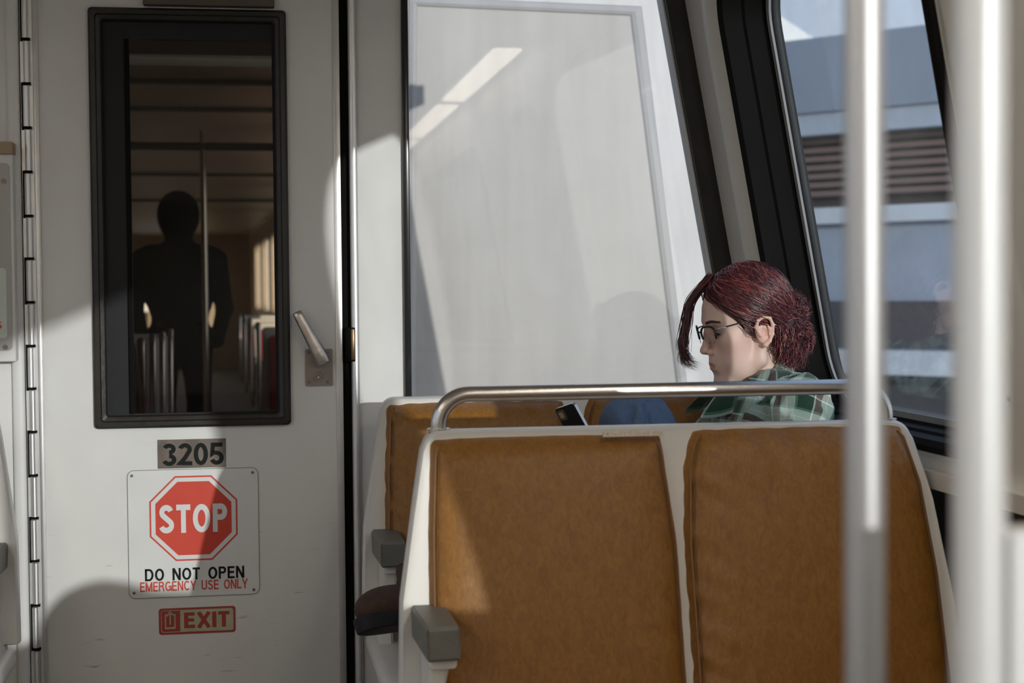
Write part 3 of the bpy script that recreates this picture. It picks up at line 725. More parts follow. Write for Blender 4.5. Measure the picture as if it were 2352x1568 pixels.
# red seats of the next carriage
def red_seat(loc, label, rail):
    e = empty('train_seat', label, 'seat', (0, 0, 0), 'red seats in the next carriage')
    bm = bmesh.new(); box(bm, 0, 0.5, -0.05, 0.0, 0.45, 0.98, 0.02)
    fin('backrest_shell', bm, MT['shell'], e, True, 40)
    newbox('backrest_cushion', 0.04, 0.46, -0.10, -0.045, 0.47, 0.93, MT['red_vinyl'], e, 0.02)
    newbox('seat_cushion', 0.02, 0.48, -0.46, -0.09, 0.40, 0.46, MT['red_vinyl'], e, 0.02)
    newbox('pedestal', 0.15, 0.35, -0.40, -0.10, 0.0, 0.40, MT['shell'], e, 0.01)
    if rail: newtube('side_rail', [(rail, -0.06, 0.98), (rail, -0.16, 1.0), (rail, -0.21, 0.94), (rail, -0.24, 0.80), (rail, -0.30, 0.55), (rail, -0.31, 0.40)], 0.016, MT['steel'], e, 10)
    e.matrix_world = NC @ Matrix.Translation(loc)
for k in range(4): red_seat((0.86+0.02*k, 3.9+1.6*k, 0), ['nearest red seat in a white shell at the right of the next carriage', 'second red seat in a white shell along the next carriage', 'third red seat in a white shell along the next carriage', 'farthest red seat in a white shell along the next carriage'][k], -0.03)
for k in range(4): red_seat((-0.30+0.035*k, 0.8+0.60*k, 0), ['nearest red seat with steel rail at the left of the next carriage', 'second red seat with steel rail at the left of the next carriage', 'third red seat with steel rail at the left of the next carriage', 'last red seat with steel rail at the left of the next carriage'][k], 0.515)
# standing passenger there, a dark figure
g = np.arange
fl = Field(g(-0.36, 0.36, 0.014), g(-0.25, 0.25, 0.014), g(0, 1.80, 0.014))
fl.ell((0, 0, 1.60), (0.085, 0.10, 0.125), .02); fl.ell((0, 0.02, 1.64), (0.105, 0.115, 0.105), .02); fl.cone((0, 0.01, 1.38), (0, 0, 1.52), .085, .070, .04); fl.ell((0, 0.03, 1.60), (0.118, 0.12, 0.135), .03)
fl.cone((-0.15, 0, 1.36), (0.15, 0, 1.36), .085, .085, .05); fl.ell((0, 0, 1.18), (.19, .12, .25), .05); fl.ell((0, 0, .92), (.18, .13, .16), .05)
for s in (-1, 1):
    fl.chain([(s*.21, 0, 1.36), (s*.25, .01, 1.08), (s*.20, -.12, .90), (s*.12, -.19, .98)], [.06, .048, .04, .035], .02)
    fl.chain([(s*.09, 0, .9), (s*.10, -.01, .5), (s*.10, .02, .09)], [.095, .065, .048], .03)
    fl.cone((s*.10, .03, .045), (s*.11, -.14, .04), .042, .036, .02)
me, co = fl.mesh('body')
pe = empty('person', 'dark figure standing in the next carriage, seen through the door window', 'person', (0, 0, 0))
link('body', me, mat('silhouette_clothes', (0.006, 0.005, 0.0045), 0.9, spec=0.1), pe)  # dark clothes, with the silhouette's shade put into the colour, head included
pe.matrix_world = NC @ Matrix.Translation((0.37, 3.4, 0.0)) @ Matrix.Scale(1.02, 4)

# ------------------------------------------------------------------ outside: ground, station building, white gable
struct(newbox('ground', -60, 60, -60, 90, -1.15, -1.05, mat('pale_ballast', (0.50, 0.47, 0.42), 0.9, noise=0.25, nscale=2.0)))
Bo = Vector((4.0, 17.6, 0)); Bd = Vector((0.72, -0.82, 0)).normalized(); Bn = Vector((Bd.y, -Bd.x, 0))
if Bn.dot(Vector((0, 0, 0))-Bo) < 0: Bn = -Bn
bl = empty('station_building', 'long grey station building with brown louvres beyond the window', 'building', Bo)
def bslab(name, s0, s1, d0, d1, z0, z1, m):
    bm = bmesh.new(); box(bm, s0, s1, d0, d1, EYE+z0, EYE+z1)
    for v in bm.verts: v.co = Bo + Bd*v.co.x + Bn*v.co.y + Vector((0, 0, v.co.z))
    bmesh.ops.recalc_face_normals(bm, faces=bm.faces)
    return fin(name, bm, m, bl)
m_roof = mat('blue_grey_roof', (0.26, 0.31, 0.38), 0.5); m_roof2 = mat('pale_blue_fascia', (0.42, 0.48, 0.55), 0.5)
m_brown = mat('brown_louvre', (0.20, 0.13, 0.11), 0.6); m_br2 = mat('dark_recess', (0.06, 0.045, 0.042), 0.7)
m_band = mat('white_band', (0.62, 0.66, 0.70), 0.5); m_wall = mat('blue_grey_cladding', (0.36, 0.42, 0.50), 0.5); m_dark = mat('dark_base', (0.07, 0.07, 0.075), 0.7)
bslab('roof', -4, 14, -2.5, 0.35, 1.72, 2.45, m_roof)
bslab('fascia', -4, 14, -2.4, 0.30, 1.50, 1.72, m_roof2)
bslab('louvre_recess', -4, 14, -2.4, 0.0, 0.78, 1.50, m_br2)
for k in range(7): bslab('slat', -4, 14, 0.0, 0.14-0.012*k, 0.90+0.088*k, 0.95+0.088*k, m_brown)
bslab('white_band', -4, 14, -2.4, 0.22, 0.62, 0.78, m_band)
bslab('wall', -4, 14, -2.4, 0.10, -0.15, 0.62, m_wall)
bslab('base', -4, 14, -2.4, 0.16, -2.25, -0.15, m_dark)
bslab('plinth_strip', -4, 14, 0.16, 0.5, -0.85, -0.62, m_band)
lp = bslab('wall_lamp', 2.05, 2.25, 0.22, 0.40, 0.98, 1.28, mat('white_lamp_case', (0.8, 0.8, 0.8), 0.4))
gb = bmesh.new()
c0 = Vector((7.4, 22.0, 0)); 
A = [(-1.0, 0), (1.6, 0), (-0.7, 1.4)]
f = [gb.verts.new((c0.x+a, c0.y, EYE+2.9+b)) for a, b in A]; k = [gb.verts.new((c0.x+a, c0.y+3, EYE+2.9+b)) for a, b in A]
gb.faces.new(f); gb.faces.new(k[::-1])
for i in range(3): gb.faces.new((f[i], f[(i+1) % 3], k[(i+1) % 3], k[i]))
box(gb, c0.x-1, c0.x+1.6, c0.y+0.1, c0.y+2.9, -1.05, EYE+2.9)
bmesh.ops.recalc_face_normals(gb, faces=gb.faces)
tag(fin('gable_building', gb, mat('white_gable', (0.85, 0.85, 0.82), 0.5)), 'white gabled building behind the grey station roof', 'building')
# ================================================================== SEATS
ZT = 0.936                                   # top of the seat backs
def lerp_tab(tab, z):
    zs = [a for a, b in tab]; return float(np.interp(z, zs[::-1], [b for a, b in tab][::-1]))
SH_L = [(0.936, 0.322), (0.83, 0.302), (0.63, 0.268), (0.40, 0.258)]     # (z, x) outer edge of the shell, aisle side
SH_R = [(0.936, 1.275), (0.80, 1.312), (0.60, 1.335), (0.40, 1.34)]
C1L = [(0.925, 0.329), (0.75, 0.318), (0.42, 0.310)]
C1R = [(0.925, 0.778), (0.72, 0.797), (0.42, 0.797)]
C2L = [(0.93, 0.832), (0.86, 0.812), (0.72, 0.802), (0.42, 0.802)]
C2R = [(0.93, 1.262), (0.82, 1.292), (0.65, 1.308), (0.42, 1.312)]
def yfr(z): return 2.95 - 0.25*(0.936-z)     # reclined front surface of the near seat
def cushion(name, CL, CR, zt, zb, parent, mx, seed, pleat=0.004, rad=0.035, n=44, m=52, sharp=4.0):
    rnd = np.random.RandomState(seed); ph = rnd.rand(8)*6.28
    bm = bmesh.new(); V = []
    for j in range(m+1):
        t = j/m; tt = 0.5-0.5*math.cos(math.pi*t); tt = 0.6*tt+0.4*t
        row = []
        for i in range(n+1):
            s = i/n; ss = 0.6*(0.5-0.5*math.cos(math.pi*s))+0.4*s
            z = zt+(zb-zt)*tt
            # rounded upper corners
            w = 0.5
            xl_, xr_ = lerp_tab(CL, z), lerp_tab(CR, z)
            wid = xr_-xl_
            cr = 0.030; dz = zt-z
            ins = cr-math.sqrt(max(0, cr*cr-(cr-dz)**2)) if dz < cr else 0
            x = xl_+ins+(wid-2*ins)*ss
            dl, dr_, dt = (x-xl_), (xr_-x), (zt-z)
            dmin = max(1e-4, min(dl, dr_, dt))
            prof = 1-math.exp(-dmin/rad*2.2)
            crown = 0.012*math.sin(math.pi*ss)*math.sin(math.pi*min(1, tt*0.9+.1))
            # pleats running in from the stitched edges
            pl = 0
            if pleat:
                e1 = math.exp(-dl/0.055); e2 = math.exp(-dr_/0.05); e3 = math.exp(-dt/0.06)
                pl = pleat*(e1*(math.sin(z*115+x*60+ph[0])*.6+math.sin(z*61+ph[1])*.5)*min(1, dl/.006)
                            + e2*math.sin(z*90+ph[2]-x*30)*.35*min(1, dr_/.006) + e3*(math.sin(x*105+z*70+ph[3])*.5+math.sin(x*47+ph[4])*.4)*min(1, dt/.006))
            y = yfr(z)+0.052-0.050*prof-crown-pl
            x_ = mx(x)
            row.append(bm.verts.new((x_, y, z)))
        V.append(row)
    for j in range(m):
        for i in range(n): bm.faces.new((V[j][i], V[j][i+1], V[j+1][i+1], V[j+1][i]))
    # close against the shell
    border = V[0]+[r[-1] for r in V[1:]]+V[-1][-2::-1]+[r[0] for r in V[-2:0:-1]]
    back = [bm.verts.new((v.co.x, v.co.y+0.012, v.co.z)) for v in border]
    for i in range(len(border)): bm.faces.new((border[i], border[(i+1) % len(border)], back[(i+1) % len(border)], back[i]))
    bm.faces.new(back)
    bmesh.ops.recalc_face_normals(bm, faces=bm.faces)
    o = fin(name, bm, MT['leather'], parent, True)
    # stitched piping a finger's width inside the two side edges and the top
    def sp(x, z): 
        xl_, xr_ = lerp_tab(CL, z), lerp_tab(CR, z); dm = max(1e-4, min(x-xl_, xr_-x, zt-z))
        return Vector((mx(x), yfr(z)+0.052-0.050*(1-math.exp(-dm/rad*2.2))-0.0045, z))
    for CC, sg in ((CL, 1), (CR, -1)):
        pts = [sp(lerp_tab(CC, z)+sg*(0.013+0.02*max(0, 1-(zt-z)/.03)**2), z) for z in np.linspace(zt-0.012, zb, 40)]
        newtube('piping', pts, 0.0022, MT['piping'], o, 6)
        pts = [sp(lerp_tab(CC, z)+sg*(0.0175+0.02*max(0, 1-(zt-z)/.03)**2), z) for z in np.linspace(zt-0.02, zb, 40)]
        newtube('seam', pts, 0.0009, MT['seam'], o, 5)
    return o
def make_seat(label, rail=True, mirror=None, pleats=(0.003, 0.006)):
    mx = (lambda x: x) if mirror is None else (lambda x: mirror-x)
    cx = mx(0.80)
    root = empty('double_seat', label, 'seat', (cx, 2.95, 0), 'tan vinyl double seats with white shells')
    # shell: outline with rounded top corners, extruded along the recline
    zs = list(np.linspace(0.40, ZT-0.035, 14))
    left = [(lerp_tab(SH_L, z), z) for z in zs]; right = [(lerp_tab(SH_R, z), z) for z in zs]
    r = 0.035; lx, rx = lerp_tab(SH_L, ZT-.02), lerp_tab(SH_R, ZT-.02)
    top = [(lx+r-r*math.cos(R(a)), ZT-r+r*math.sin(R(a))) for a in range(15, 91, 15)]
    topr = [(rx-r+r*math.cos(R(a)), ZT-r+r*math.sin(R(a))) for a in range(90, 14, -15)]
    out = left+top+topr+right[::-1]
    bm = bmesh.new()
    c = Vector((sum(p[0] for p in out)/len(out), sum(p[1] for p in out)/len(out)))
    def ins(o):
        res = []
        for x, z in out:
            res.append((x+(o if x < 0.8 else -o), z-(o if z > 0.8 else 0)))
        return res
    def lay(o, off): return [(mx(x), yfr(z)+off, z) for x, z in ins(o)]
    layers = [lay(0.012, 0.040), lay(0.004, 0.036), lay(0.0, 0.044), lay(0.0, 0.080), lay(0.005, 0.092), lay(0.02, 0.098)]
    rings = [[bm.verts.new(p) for p in L] for L in layers]
    n = len(out)
    for A, B in zip(rings[:-1], rings[1:]):
        for i in range(n): bm.faces.new((A[i], A[(i+1) % n], B[(i+1) % n], B[i]))
    bm.faces.new(rings[0][::-1]); bm.faces.new(rings[-1])
    bmesh.ops.recalc_face_normals(bm, faces=bm.faces)
    fin('backrest_shell', bm, MT['shell'], root, True, 35)
    cushion('backrest_cushion', C1L, C1R, 0.925, 0.43, root, mx, 3, pleats[0])
    cushion('backrest_cushion', C2L, C2R, 0.931, 0.43, root, mx, 8, pleats[1])
    # seat pan and cushions
    def bx(name, x0, x1, *a, **k):
        a0, a1 = sorted((mx(x0), mx(x1))); return newbox(name, a0, a1, *a, root, **k)
    bx('seat_pan', 0.268, 1.33, 2.36, 2.90, 0.335, 0.385, MT['shell'], bev=0.02, seg=3)
    bx('seat_cushion', 0.335, 0.797, 2.37, 2.83, 0.38, 0.440, MT['leather'], bev=0.022, seg=4)
    bx('seat_cushion', 0.803, 1.30, 2.37, 2.83, 0.38, 0.440, MT['leather'], bev=0.022, seg=4)
    bx('pedestal', 0.70, 0.95, 2.45, 2.85, 0.0, 0.34, MT['alu'], bev=0.01)
    # armrest on the aisle side: grey rubber pad, white cap, tapered post
    bm = bmesh.new()
    loft(bm, [[(mx(a), b, z) for a, b in ((0.284+i, 2.965-i), (0.351-i*.6, 2.955-i), (0.351-i, 2.712+i), (0.292+i, 2.706+i))] for z, i in ((0.566, .004), (0.571, 0), (0.619, 0), (0.625, .005))])
    bmesh.ops.holes_fill(bm, edges=bm.edges); bmesh.ops.recalc_face_normals(bm, faces=bm.faces)
    es = [e for e in bm.edges if abs(e.verts[0].co.z-e.verts[1].co.z) > 0.02]
    bmesh.ops.bevel(bm, geom=es, offset=0.004, segments=2, affect='EDGES')
    arm = fin('armrest_pad', bm, MT['armrest'], root, True, 30)
    bx('armrest_cap', 0.298, 0.347, 2.73, 2.90, 0.547, 0.568, MT['shell'], bev=0.006)
    bm = bmesh.new()
    loft(bm, [[(mx(a), b, z) for a, b in ((x0, y1), (x1, y1), (x1, y0), (x0, y0))] for z, x0, x1, y0, y1 in ((0.552, .300, .336, 2.745, 2.885), (0.50, .300, .328, 2.76, 2.88), (0.42, .294, .322, 2.77, 2.89), (0.345, .280, .320, 2.70, 2.90))])
    bmesh.ops.holes_fill(bm, edges=bm.edges); bmesh.ops.recalc_face_normals(bm, faces=bm.faces)
    bmesh.ops.bevel(bm, geom=list(bm.edges), offset=0.005, segments=2, affect='EDGES')
    fin('armrest_post', bm, MT['shell'], root, True, 40)
    if rail:
        yr, zr, rb = 3.015, 1.002, 0.058
        xa, xb = 0.352, 1.240
        pts = [(xa, yr, 0.86), (xa, yr, 0.93)]+[(xa+rb-rb*math.cos(R(a)), yr, zr-rb+rb*math.sin(R(a))) for a in range(0, 91, 9)]
        pts += [(xb-rb+rb*math.sin(R(a)), yr, zr-rb+rb*math.cos(R(a))) for a in range(0, 91, 9)]+[(xb, yr, 0.93), (xb, yr, 0.86)]
        rl = newtube('grab_rail', [(mx(p[0]), p[1], p[2]) for p in pts], 0.0150, MT['steel'], root, 24)
        for xx in (xa, xb):
            bm = bmesh.new(); tube(bm, [(mx(xx), yr, 0.930), (mx(xx), yr, 0.9385)], 0.022, 24); fin('rail_collar', bm, MT['steel'], rl, True, 40)
    return root
near = make_seat('nearest tan double seat with curved steel grab rail on its back', True)
c1 = [o for o in near.children if o.name.startswith('backrest_cushion')][0]
bm = bmesh.new(); V = []
for i in range(41):     # torn vinyl along the top edge shows the pale backing
    x = 0.655+0.118*i/40; h = 0.0035+0.0035*math.sin(i*1.7)*math.sin(i*0.63)+0.0012*random.random()
    if i in (0, 40): h = 0.0006
    V.append((bm.verts.new((x, yfr(0.922)+0.020, 0.9245)), bm.verts.new((x+0.001*math.sin(i*2.3), yfr(0.922)+0.009, 0.9245+h)), bm.verts.new((x, yfr(0.922)+0.004, 0.9205))))
for a, b in zip(V[:-1], V[1:]):
    bm.faces.new((a[0], a[1], b[1], b[0])); bm.faces.new((a[1], a[2], b[2], b[1]))
bmesh.ops.recalc_face_normals(bm, faces=bm.faces)
te = fin('torn_edge', bm, mat('pale_backing', (0.62, 0.52, 0.42), 0.8), c1); te['label'] = 'ragged pale torn edge'
far = make_seat('tan double seat against the end wall on which the passenger sits', False, None, (0.007, 0.006))
far.location.y += 0.95
lft = make_seat('tan seat at the left edge across the aisle', False, -0.53+0.262, (0.003, 0.003))
lft.location.y += 0.93

# ================================================================== POLES AND PARTITION
p1 = empty('stanchion_pole', 'narrower blurred steel pole in front of the seat, left of the two', 'pole', (0.409, 1.03, 0))
newtube('pole_tube', [(0.409, 1.03, 0.0), (0.409, 1.03, 2.15)], 0.0136, MT['pole_steel'], p1, 32)
bm = bmesh.new(); tube(bm, [(0.409, 1.03, 0.0), (0.409, 1.03, 0.012)], 0.04, 24); fin('floor_flange', bm, MT['pole_steel'], p1, True, 40)
p2 = empty('partition', 'broad blurred pole at the right edge carrying a white partition panel', 'partition', (0.410, 0.86, 0))
newtube('post', [(0.410, 0.86, 0.0), (0.410, 0.86, 2.15)], 0.0150, mat('sunlit_post_steel', (0.78, 0.78, 0.78), 0.38, metal=0.25), p2, 32)  # brushed steel, its sunlit brightness put into the pale colour
bm = bmesh.new()
oq = [(0.423, 0.10), (0.423, 1.06), (0.49, 1.06), (0.505, 1.045), (0.515, 0.80), (0.585, 0.82), (0.60, 0.865), (0.625, 0.905), (0.66, 0.937), (0.70, 0.955), (0.745, 0.962), (0.80, 0.955), (0.87, 0.93), (1.28, 0.90), (1.44, 0.10)]  # unseen part of the outline is shaped to cast the curved door shadow
prism(bm, oq[::-1], [], lambda a, b: (a, 0.845, b), lambda a, b: (a, 0.87, b)); fin('lower_panel', bm, MT['white_panel'], p2)
# ================================================================== THE PASSENGER
HP = R(11); ca, sa = math.cos(HP), math.sin(HP)
F0 = np.array([-0.997, -0.078, 0.0]); Lx = np.array([0.078, -0.997, 0.0]); Uz = np.array([0, 0, 1.0])
HF = F0*ca - Uz*sa; HU = F0*sa + Uz*ca
HR = np.stack([HF, Lx, HU]); HO = np.array([1.172, 3.682, 1.096]); HS = 1.03
def H(p): return HO + (np.asarray(p, float)*HS) @ HR
def Hinv(co): return ((co-HO) @ HR.T)/HS
def axis(segs):
    out = []
    for a, b, st in segs: out.append(np.arange(a, b-1e-9, st))
    return np.concatenate(out)
fl = Field(axis([(0.22, .66, .008), (.66, .86, .0028), (.86, 1.0, .007), (1.0, 1.04, .003), (1.04, 1.26, .00125), (1.26, 1.42, .007)]),
           axis([(3.30, 3.50, .008), (3.50, 3.58, .0027), (3.58, 3.78, .00125), (3.78, 4.0, .008)]),
           axis([(0.38, .78, .008), (.78, .95, .0028), (.95, 1.20, .00125), (1.20, 1.26, .003)]))
# torso, arms and legs under the clothes
fl.chain([(1.12, 3.67, .55), (1.17, 3.675, .72), (1.20, 3.68, .86)], [.105, .095, .10], .04)
fl.cone((1.235, 3.53, .915), (1.235, 3.81, .915), .05, .05, .05)
fl.chain([(1.235, 3.52, .91), (1.15, 3.45, .70), (.81, 3.545, .755)], [.048, .038, .026], .02)
fl.chain([(1.235, 3.815, .91), (1.09, 3.775, .69), (.81, 3.68, .755)], [.048, .038, .026], .02)
fl.chain([(1.11, 3.60, .53), (.70, 3.535, .565), (.36, 3.50, .485)], [.085, .058, .038], .02)
fl.chain([(1.11, 3.70, .535), (.885, 3.655, .885), (.70, 3.70, .51)], [.085, .052, .036], .02)
fl.cone((.36, 3.50, .50), (.29, 3.455, .522), .022, .017, .015); fl.cone((.70, 3.70, .485), (.53, 3.71, .475), .032, .028, .02)
# hands folded round the phone
def hand(w, d, n, s, curl):
    w, d, n, s = [np.array(a, float) for a in (w, d, n, s)]; d /= np.linalg.norm(d); n -= d*(n@d); n /= np.linalg.norm(n); s = s-d*(s@d)-n*(s@n); s /= np.linalg.norm(s)
    fl.cone(w, w+d*.04, .022, .024, .015)
    for i, (off, ln) in enumerate(((.028, .075), (.009, .083), (-.010, .077), (-.027, .060))):
        k = w+d*(.075-abs(off)*.15)+s*off
        fl.cone(w+d*.02+s*off*.6, k, .013, .0105, .012)
        a0 = curl; p = k; rr = .0092
        for sg in (.45, .32, .23):
            q = p+(d*math.cos(a0)+n*math.sin(a0))*ln*sg
            fl.cone(p, q, rr, rr*.9, .003); p = q; rr *= .9; a0 += curl*1.15
    b = w+d*.022+s*.024; m1 = b+(s*.75+d*.7+n*.25)*.034; m2 = m1+(d*.85+n*.45)*.030; m3 = m2+(d*.8+n*.6)*.022
    fl.chain([b, m1, m2, m3], [.0145, .0115, .0100, .0080], .004)
hand((.822, 3.540, .752), (-.75, .10, .62), (.1, .75, .45), (.55, -.45, .5), .45)
hand((.822, 3.690, .752), (-.75, -.10, .62), (.1, -.75, .45), (.55, .45, .5), .50)
# neck
fl.frame(HO, HR, HS)
nb_ = ((np.array([1.205, 3.685, .93])-HO) @ HR.T)/HS
fl.cone((-.026, 0, -.035), nb_, .047, .056, .015)
fl.cone((.000, 0, -.085), nb_+np.array([.018, 0, .02]), .030, .040, .02)
# skull and face
fl.ell((-.006, 0, .050), (.094, .075, .086), .01)
fl.ell((.042, 0, .052), (.055, .060, .060), .03)
fl.ell((.045, 0, -.020), (.048, .057, .078), .03)
for s in (-1, 1):
    fl.ell((.062, s*.043, -.008), (.026, .021, .024), .022)
    fl.chain([(-.002, s*.058, -.030), (.006, s*.0535, -.064), (.042, s*.036, -.087), (.072, s*.015, -.099)], [.013, .0125, .012, .0125], .016)
    fl.ell((.048, s*.037, -.050), (.034, .020, .030), .03)
fl.ell((.0865, 0, -.100), (.0165, .021, .0155), .018)
fl.ell((.055, 0, -.065), (.040, .042, .042), .03)
fl.ell((.086, 0, -.060), (.0165, .027, .024), .018)
for s in (-1, 1):
    fl.cone((.0915, s*.012, .041), (.076, s*.044, .042), .0085, .0075, .016)
    fl.ell((.1005, s*.031, .018), (.0145, .019, .0125), .014, 's')
# nose
fl.chain([(.0930, 0, .034), (.0995, 0, .012), (.1105, 0, -.016)], [.0078, .0074, .0088], .010)
fl.ell((.1155, 0, -.0230), (.0092, .0098, .0085), .008)
for s in (-1, 1):
    fl.ell((.1040, s*.0122, -.0275), (.0100, .0062, .0075), .005)
fl.cone((.100, 0, -.030), (.0985, 0, -.047), .0065, .0058, .008)
for s in (-1, 1): fl.ell((.1085, s*.0062, -.0352), (.0052, .0030, .0030), .002, 's')
# eyelids with a narrow opening, gaze lowered
for s in (-1, 1):
    fl.ell((.0765, s*.031, .0170), (.0135, .0160, .0125), .004)
    fl.ell((.0905, s*.0315, .0105), (.0060, .0115, .0022), .0012, 's')
    fl.cone((.0895, s*.020, .0255), (.0850, s*.043, .0245), .0012, .0012, .003, 's')
# lips
for s in (-1, 1):
    fl.cone((.1035, s*.002, -.0545), (.0920, s*.020, -.0590), .0050, .0026, .004)
    fl.cone((.1015, 0, -.0668), (.0920, s*.017, -.0632), .0062, .0030, .004)
for s in (-1, 1): fl.cone((.1085, 0, -.0606), (.0930, s*.0225, -.0612), .0009, .0009, .0022, 's')
fl.ell((.1045, 0, -.0820), (.008, .022, .007), .010, 's')
# ears
for s in (-1, 1):
    ec = np.array([-.004, s*.0765, .000])
    fl.ell(ec, (.019, .0075, .029), .008)
    path = [(.012, .004, -.004), (.017, .006, .012), (.012, .009, .026), (-.002, .012, .033), (-.016, .013, .027), (-.021, .012, .010), (-.017, .010, -.010), (-.008, .008, -.024), (.002, .005, -.031)]
    fl.chain([ec+np.array([a, s*b, c]) for a, b, c in path], [.0040, .0042, .0042, .0042, .0042, .0042, .0040, .0045, .0068], .003)
    fl.ell(ec+np.array([.001, s*.0105, -.003]), (.0085, .0080, .012), .003, 's')
    fl.ell(ec+np.array([-.006, s*.0125, .016]), (.0095, .0060, .009), .003, 's')
    fl.chain([ec+np.array(q_)*np.array([1, s, 1]) for q_ in ((-.010, .0095, -.010), (-.0125, .0105, .002), (-.010, .0110, .010))], [.0026, .0030, .0024], .004)
    fl.cone(ec+np.array([.010, s*.004, .001]), ec+np.array([.010, s*.006, -.008]), .005, .0042, .003)
fl.frame()
me, co = fl.mesh('body')
hl = Hinv(co)
f_, l_, u_ = hl.T
skin = np.tile(np.array([0.80, 0.575, 0.485]), (len(co), 1))
def blend(mask, c):
    global skin
    skin = skin*(1-mask[:, None])+np.array(c)*mask[:, None]
def soft(d, w): return np.clip(.5-d/w, 0, 1)
ishead = (co[:, 2] > .93)
blend(soft(np.sqrt(((f_-.055)/.035)**2+((np.abs(l_)-.05)/.03)**2+((u_+.022)/.03)**2)-1, .9)*.28*ishead, (.72, .36, .29))
blend(soft(np.sqrt(((f_-.115)/.02)**2+(l_/.02)**2+((u_+.024)/.018)**2)-1, .8)*.25*ishead, (.70, .34, .27))
blend(soft(np.sqrt(((np.abs(l_))/.0205)**2+((u_+.0600)/(.0105-.0048*np.abs(l_)/.021))**2)-1, .35)*(f_ > .082)*ishead*.85, (.56, .26, .22))
ear = soft(np.sqrt(((f_+.004)/.026)**2+((u_)/.038)**2)-1, .3)*(np.abs(l_) > .072)
blend(ear*.35*ishead, (.78, .38, .27))
bl_ = .0375+.004*np.exp(-((np.abs(l_)-.030)/.016)**2)
blend(soft(np.abs(u_-bl_)-.0034+np.clip((np.abs(l_)-.035)*.07, 0, 1), .002)*(np.abs(l_) > .011)*(np.abs(l_) < .052)*(f_ > .055)*ishead, (.07, .035, .03))
blend(soft(np.sqrt(((np.abs(l_)-.031)/.02)**2+((u_-.014)/.012)**2)-1, .6)*.6*(f_ > .06)*ishead, (.36, .20, .17))
vcol(me, 'tone', skin)
def attr_mat(name, rough, spec=0.5, attr='tone', **k):
    m = mat(name, (.5, .5, .5), rough, spec=spec, **k); t = m.node_tree
    a = t.nodes.new('ShaderNodeAttribute'); a.attribute_name = attr
    t.links.new(a.outputs['Color'], t.nodes['Principled BSDF'].inputs['Base Color']); return m
per = empty('person', 'young passenger with dark red tied hair and glasses looking down at a phone', 'person', (1.12, 3.67, 0.445))
body = link('body', me, attr_mat('skin', 0.46, 0.4, sss=0.12, bump=0.04, bscale=700), per, True)
# eyes
for s in (-1, 1):
    bm = bmesh.new(); bmesh.ops.create_uvsphere(bm, u_segments=24, v_segments=16, radius=.0120)
    c = H((.0768, s*.031, .0150)); g_ = Vector(HF*0.80+Lx*0.02-np.array([0, 0, 1])*.45).normalized()
    q_ = Vector((0, 0, 1)).rotation_difference(g_).to_matrix().to_4x4()
    bmesh.ops.transform(bm, matrix=Matrix.Translation(Vector(c)) @ q_, verts=bm.verts)
    o = fin('eye', bm, [mat('eye_white', (.75, .72, .70), .2), mat('iris_brown', (.05, .025, .015), .15)], per, True)
    for pgn in o.data.polygons:
        if (Vector(pgn.center)-Vector(c)).normalized().dot(g_) > .86: pgn.material_index = 1
    bm = bmesh.new(); lid = []
    for th in np.linspace(-1.05, 1.15, 15):
        u0 = .0118-.0016*math.cos(th)+.0006*th; k = math.sqrt(max(.05, 1-((u0-.0170)/.0125)**2))
        lid.append((.0765+.0140*math.cos(th)*k+.0006, s*(.031+.0164*math.sin(th)*k), u0))
    tube(bm, [H(q_) for q_ in lid], [.0005+.0015*math.sin(math.pi*min(1, i_/14+.08)) for i_ in range(15)], 6)
    for i_ in range(2, 15):
        q_ = np.array(lid[i_]); d_ = np.array([.0055+.001*math.sin(i_), s*(i_-6)*.0006, -.0030]); tube(bm, [H(q_), H(q_+d_*.6), H(q_+d_+np.array([.0008, 0, .0012]))], [.0004, .0003, .0001], 4)
    bmesh.ops.recalc_face_normals(bm, faces=bm.faces); el = fin('eyelashes', bm, mat('lash', (.02, .012, .01), .6), per, True); el['kind'] = 'stuff'
# ---- hair: a shaped volume under layered wavy strands, tied low at the back
hf = Field(*[np.arange(HO[i]-a, HO[i]+b, .0026) for i, (a, b) in enumerate(((.19, .20), (.15, .15), (.17, .20)))])
hf.frame(HO, HR, HS)
hf.ell((-.010, 0, .055), (.103, .086, .094), .01)
hf.ell((-.055, 0, .005), (.058, .066, .062), .03)
hf.ell((.112, 0, -.025), (.088, .13, .102), .008, 's')
for s in (-1, 1): hf.ell((-.002, s*.094, -.006), (.026, .024, .038), .008, 's')
hf.ell((.02, 0, -.09), (.06, .07, .07), .01, 's')
hf.ell((-.108, 0, .022), (.034, .036, .034), .012); hf.ell((-.104, .008, -.032), (.034, .038, .040), .012)
hme, hco = hf.mesh('hair')
DK = np.array([0.050, 0.010, 0.012])
vcol(hme, 'tone', np.tile(DK, (len(hco), 1)))
hair_m = attr_mat('dark_red_hair', 0.30, 1.0)
hair = link('hair', hme, hair_m, per, True)
rng = np.random.RandomState(11)
SV, SF, SCOL = [], [], []
HT = .58
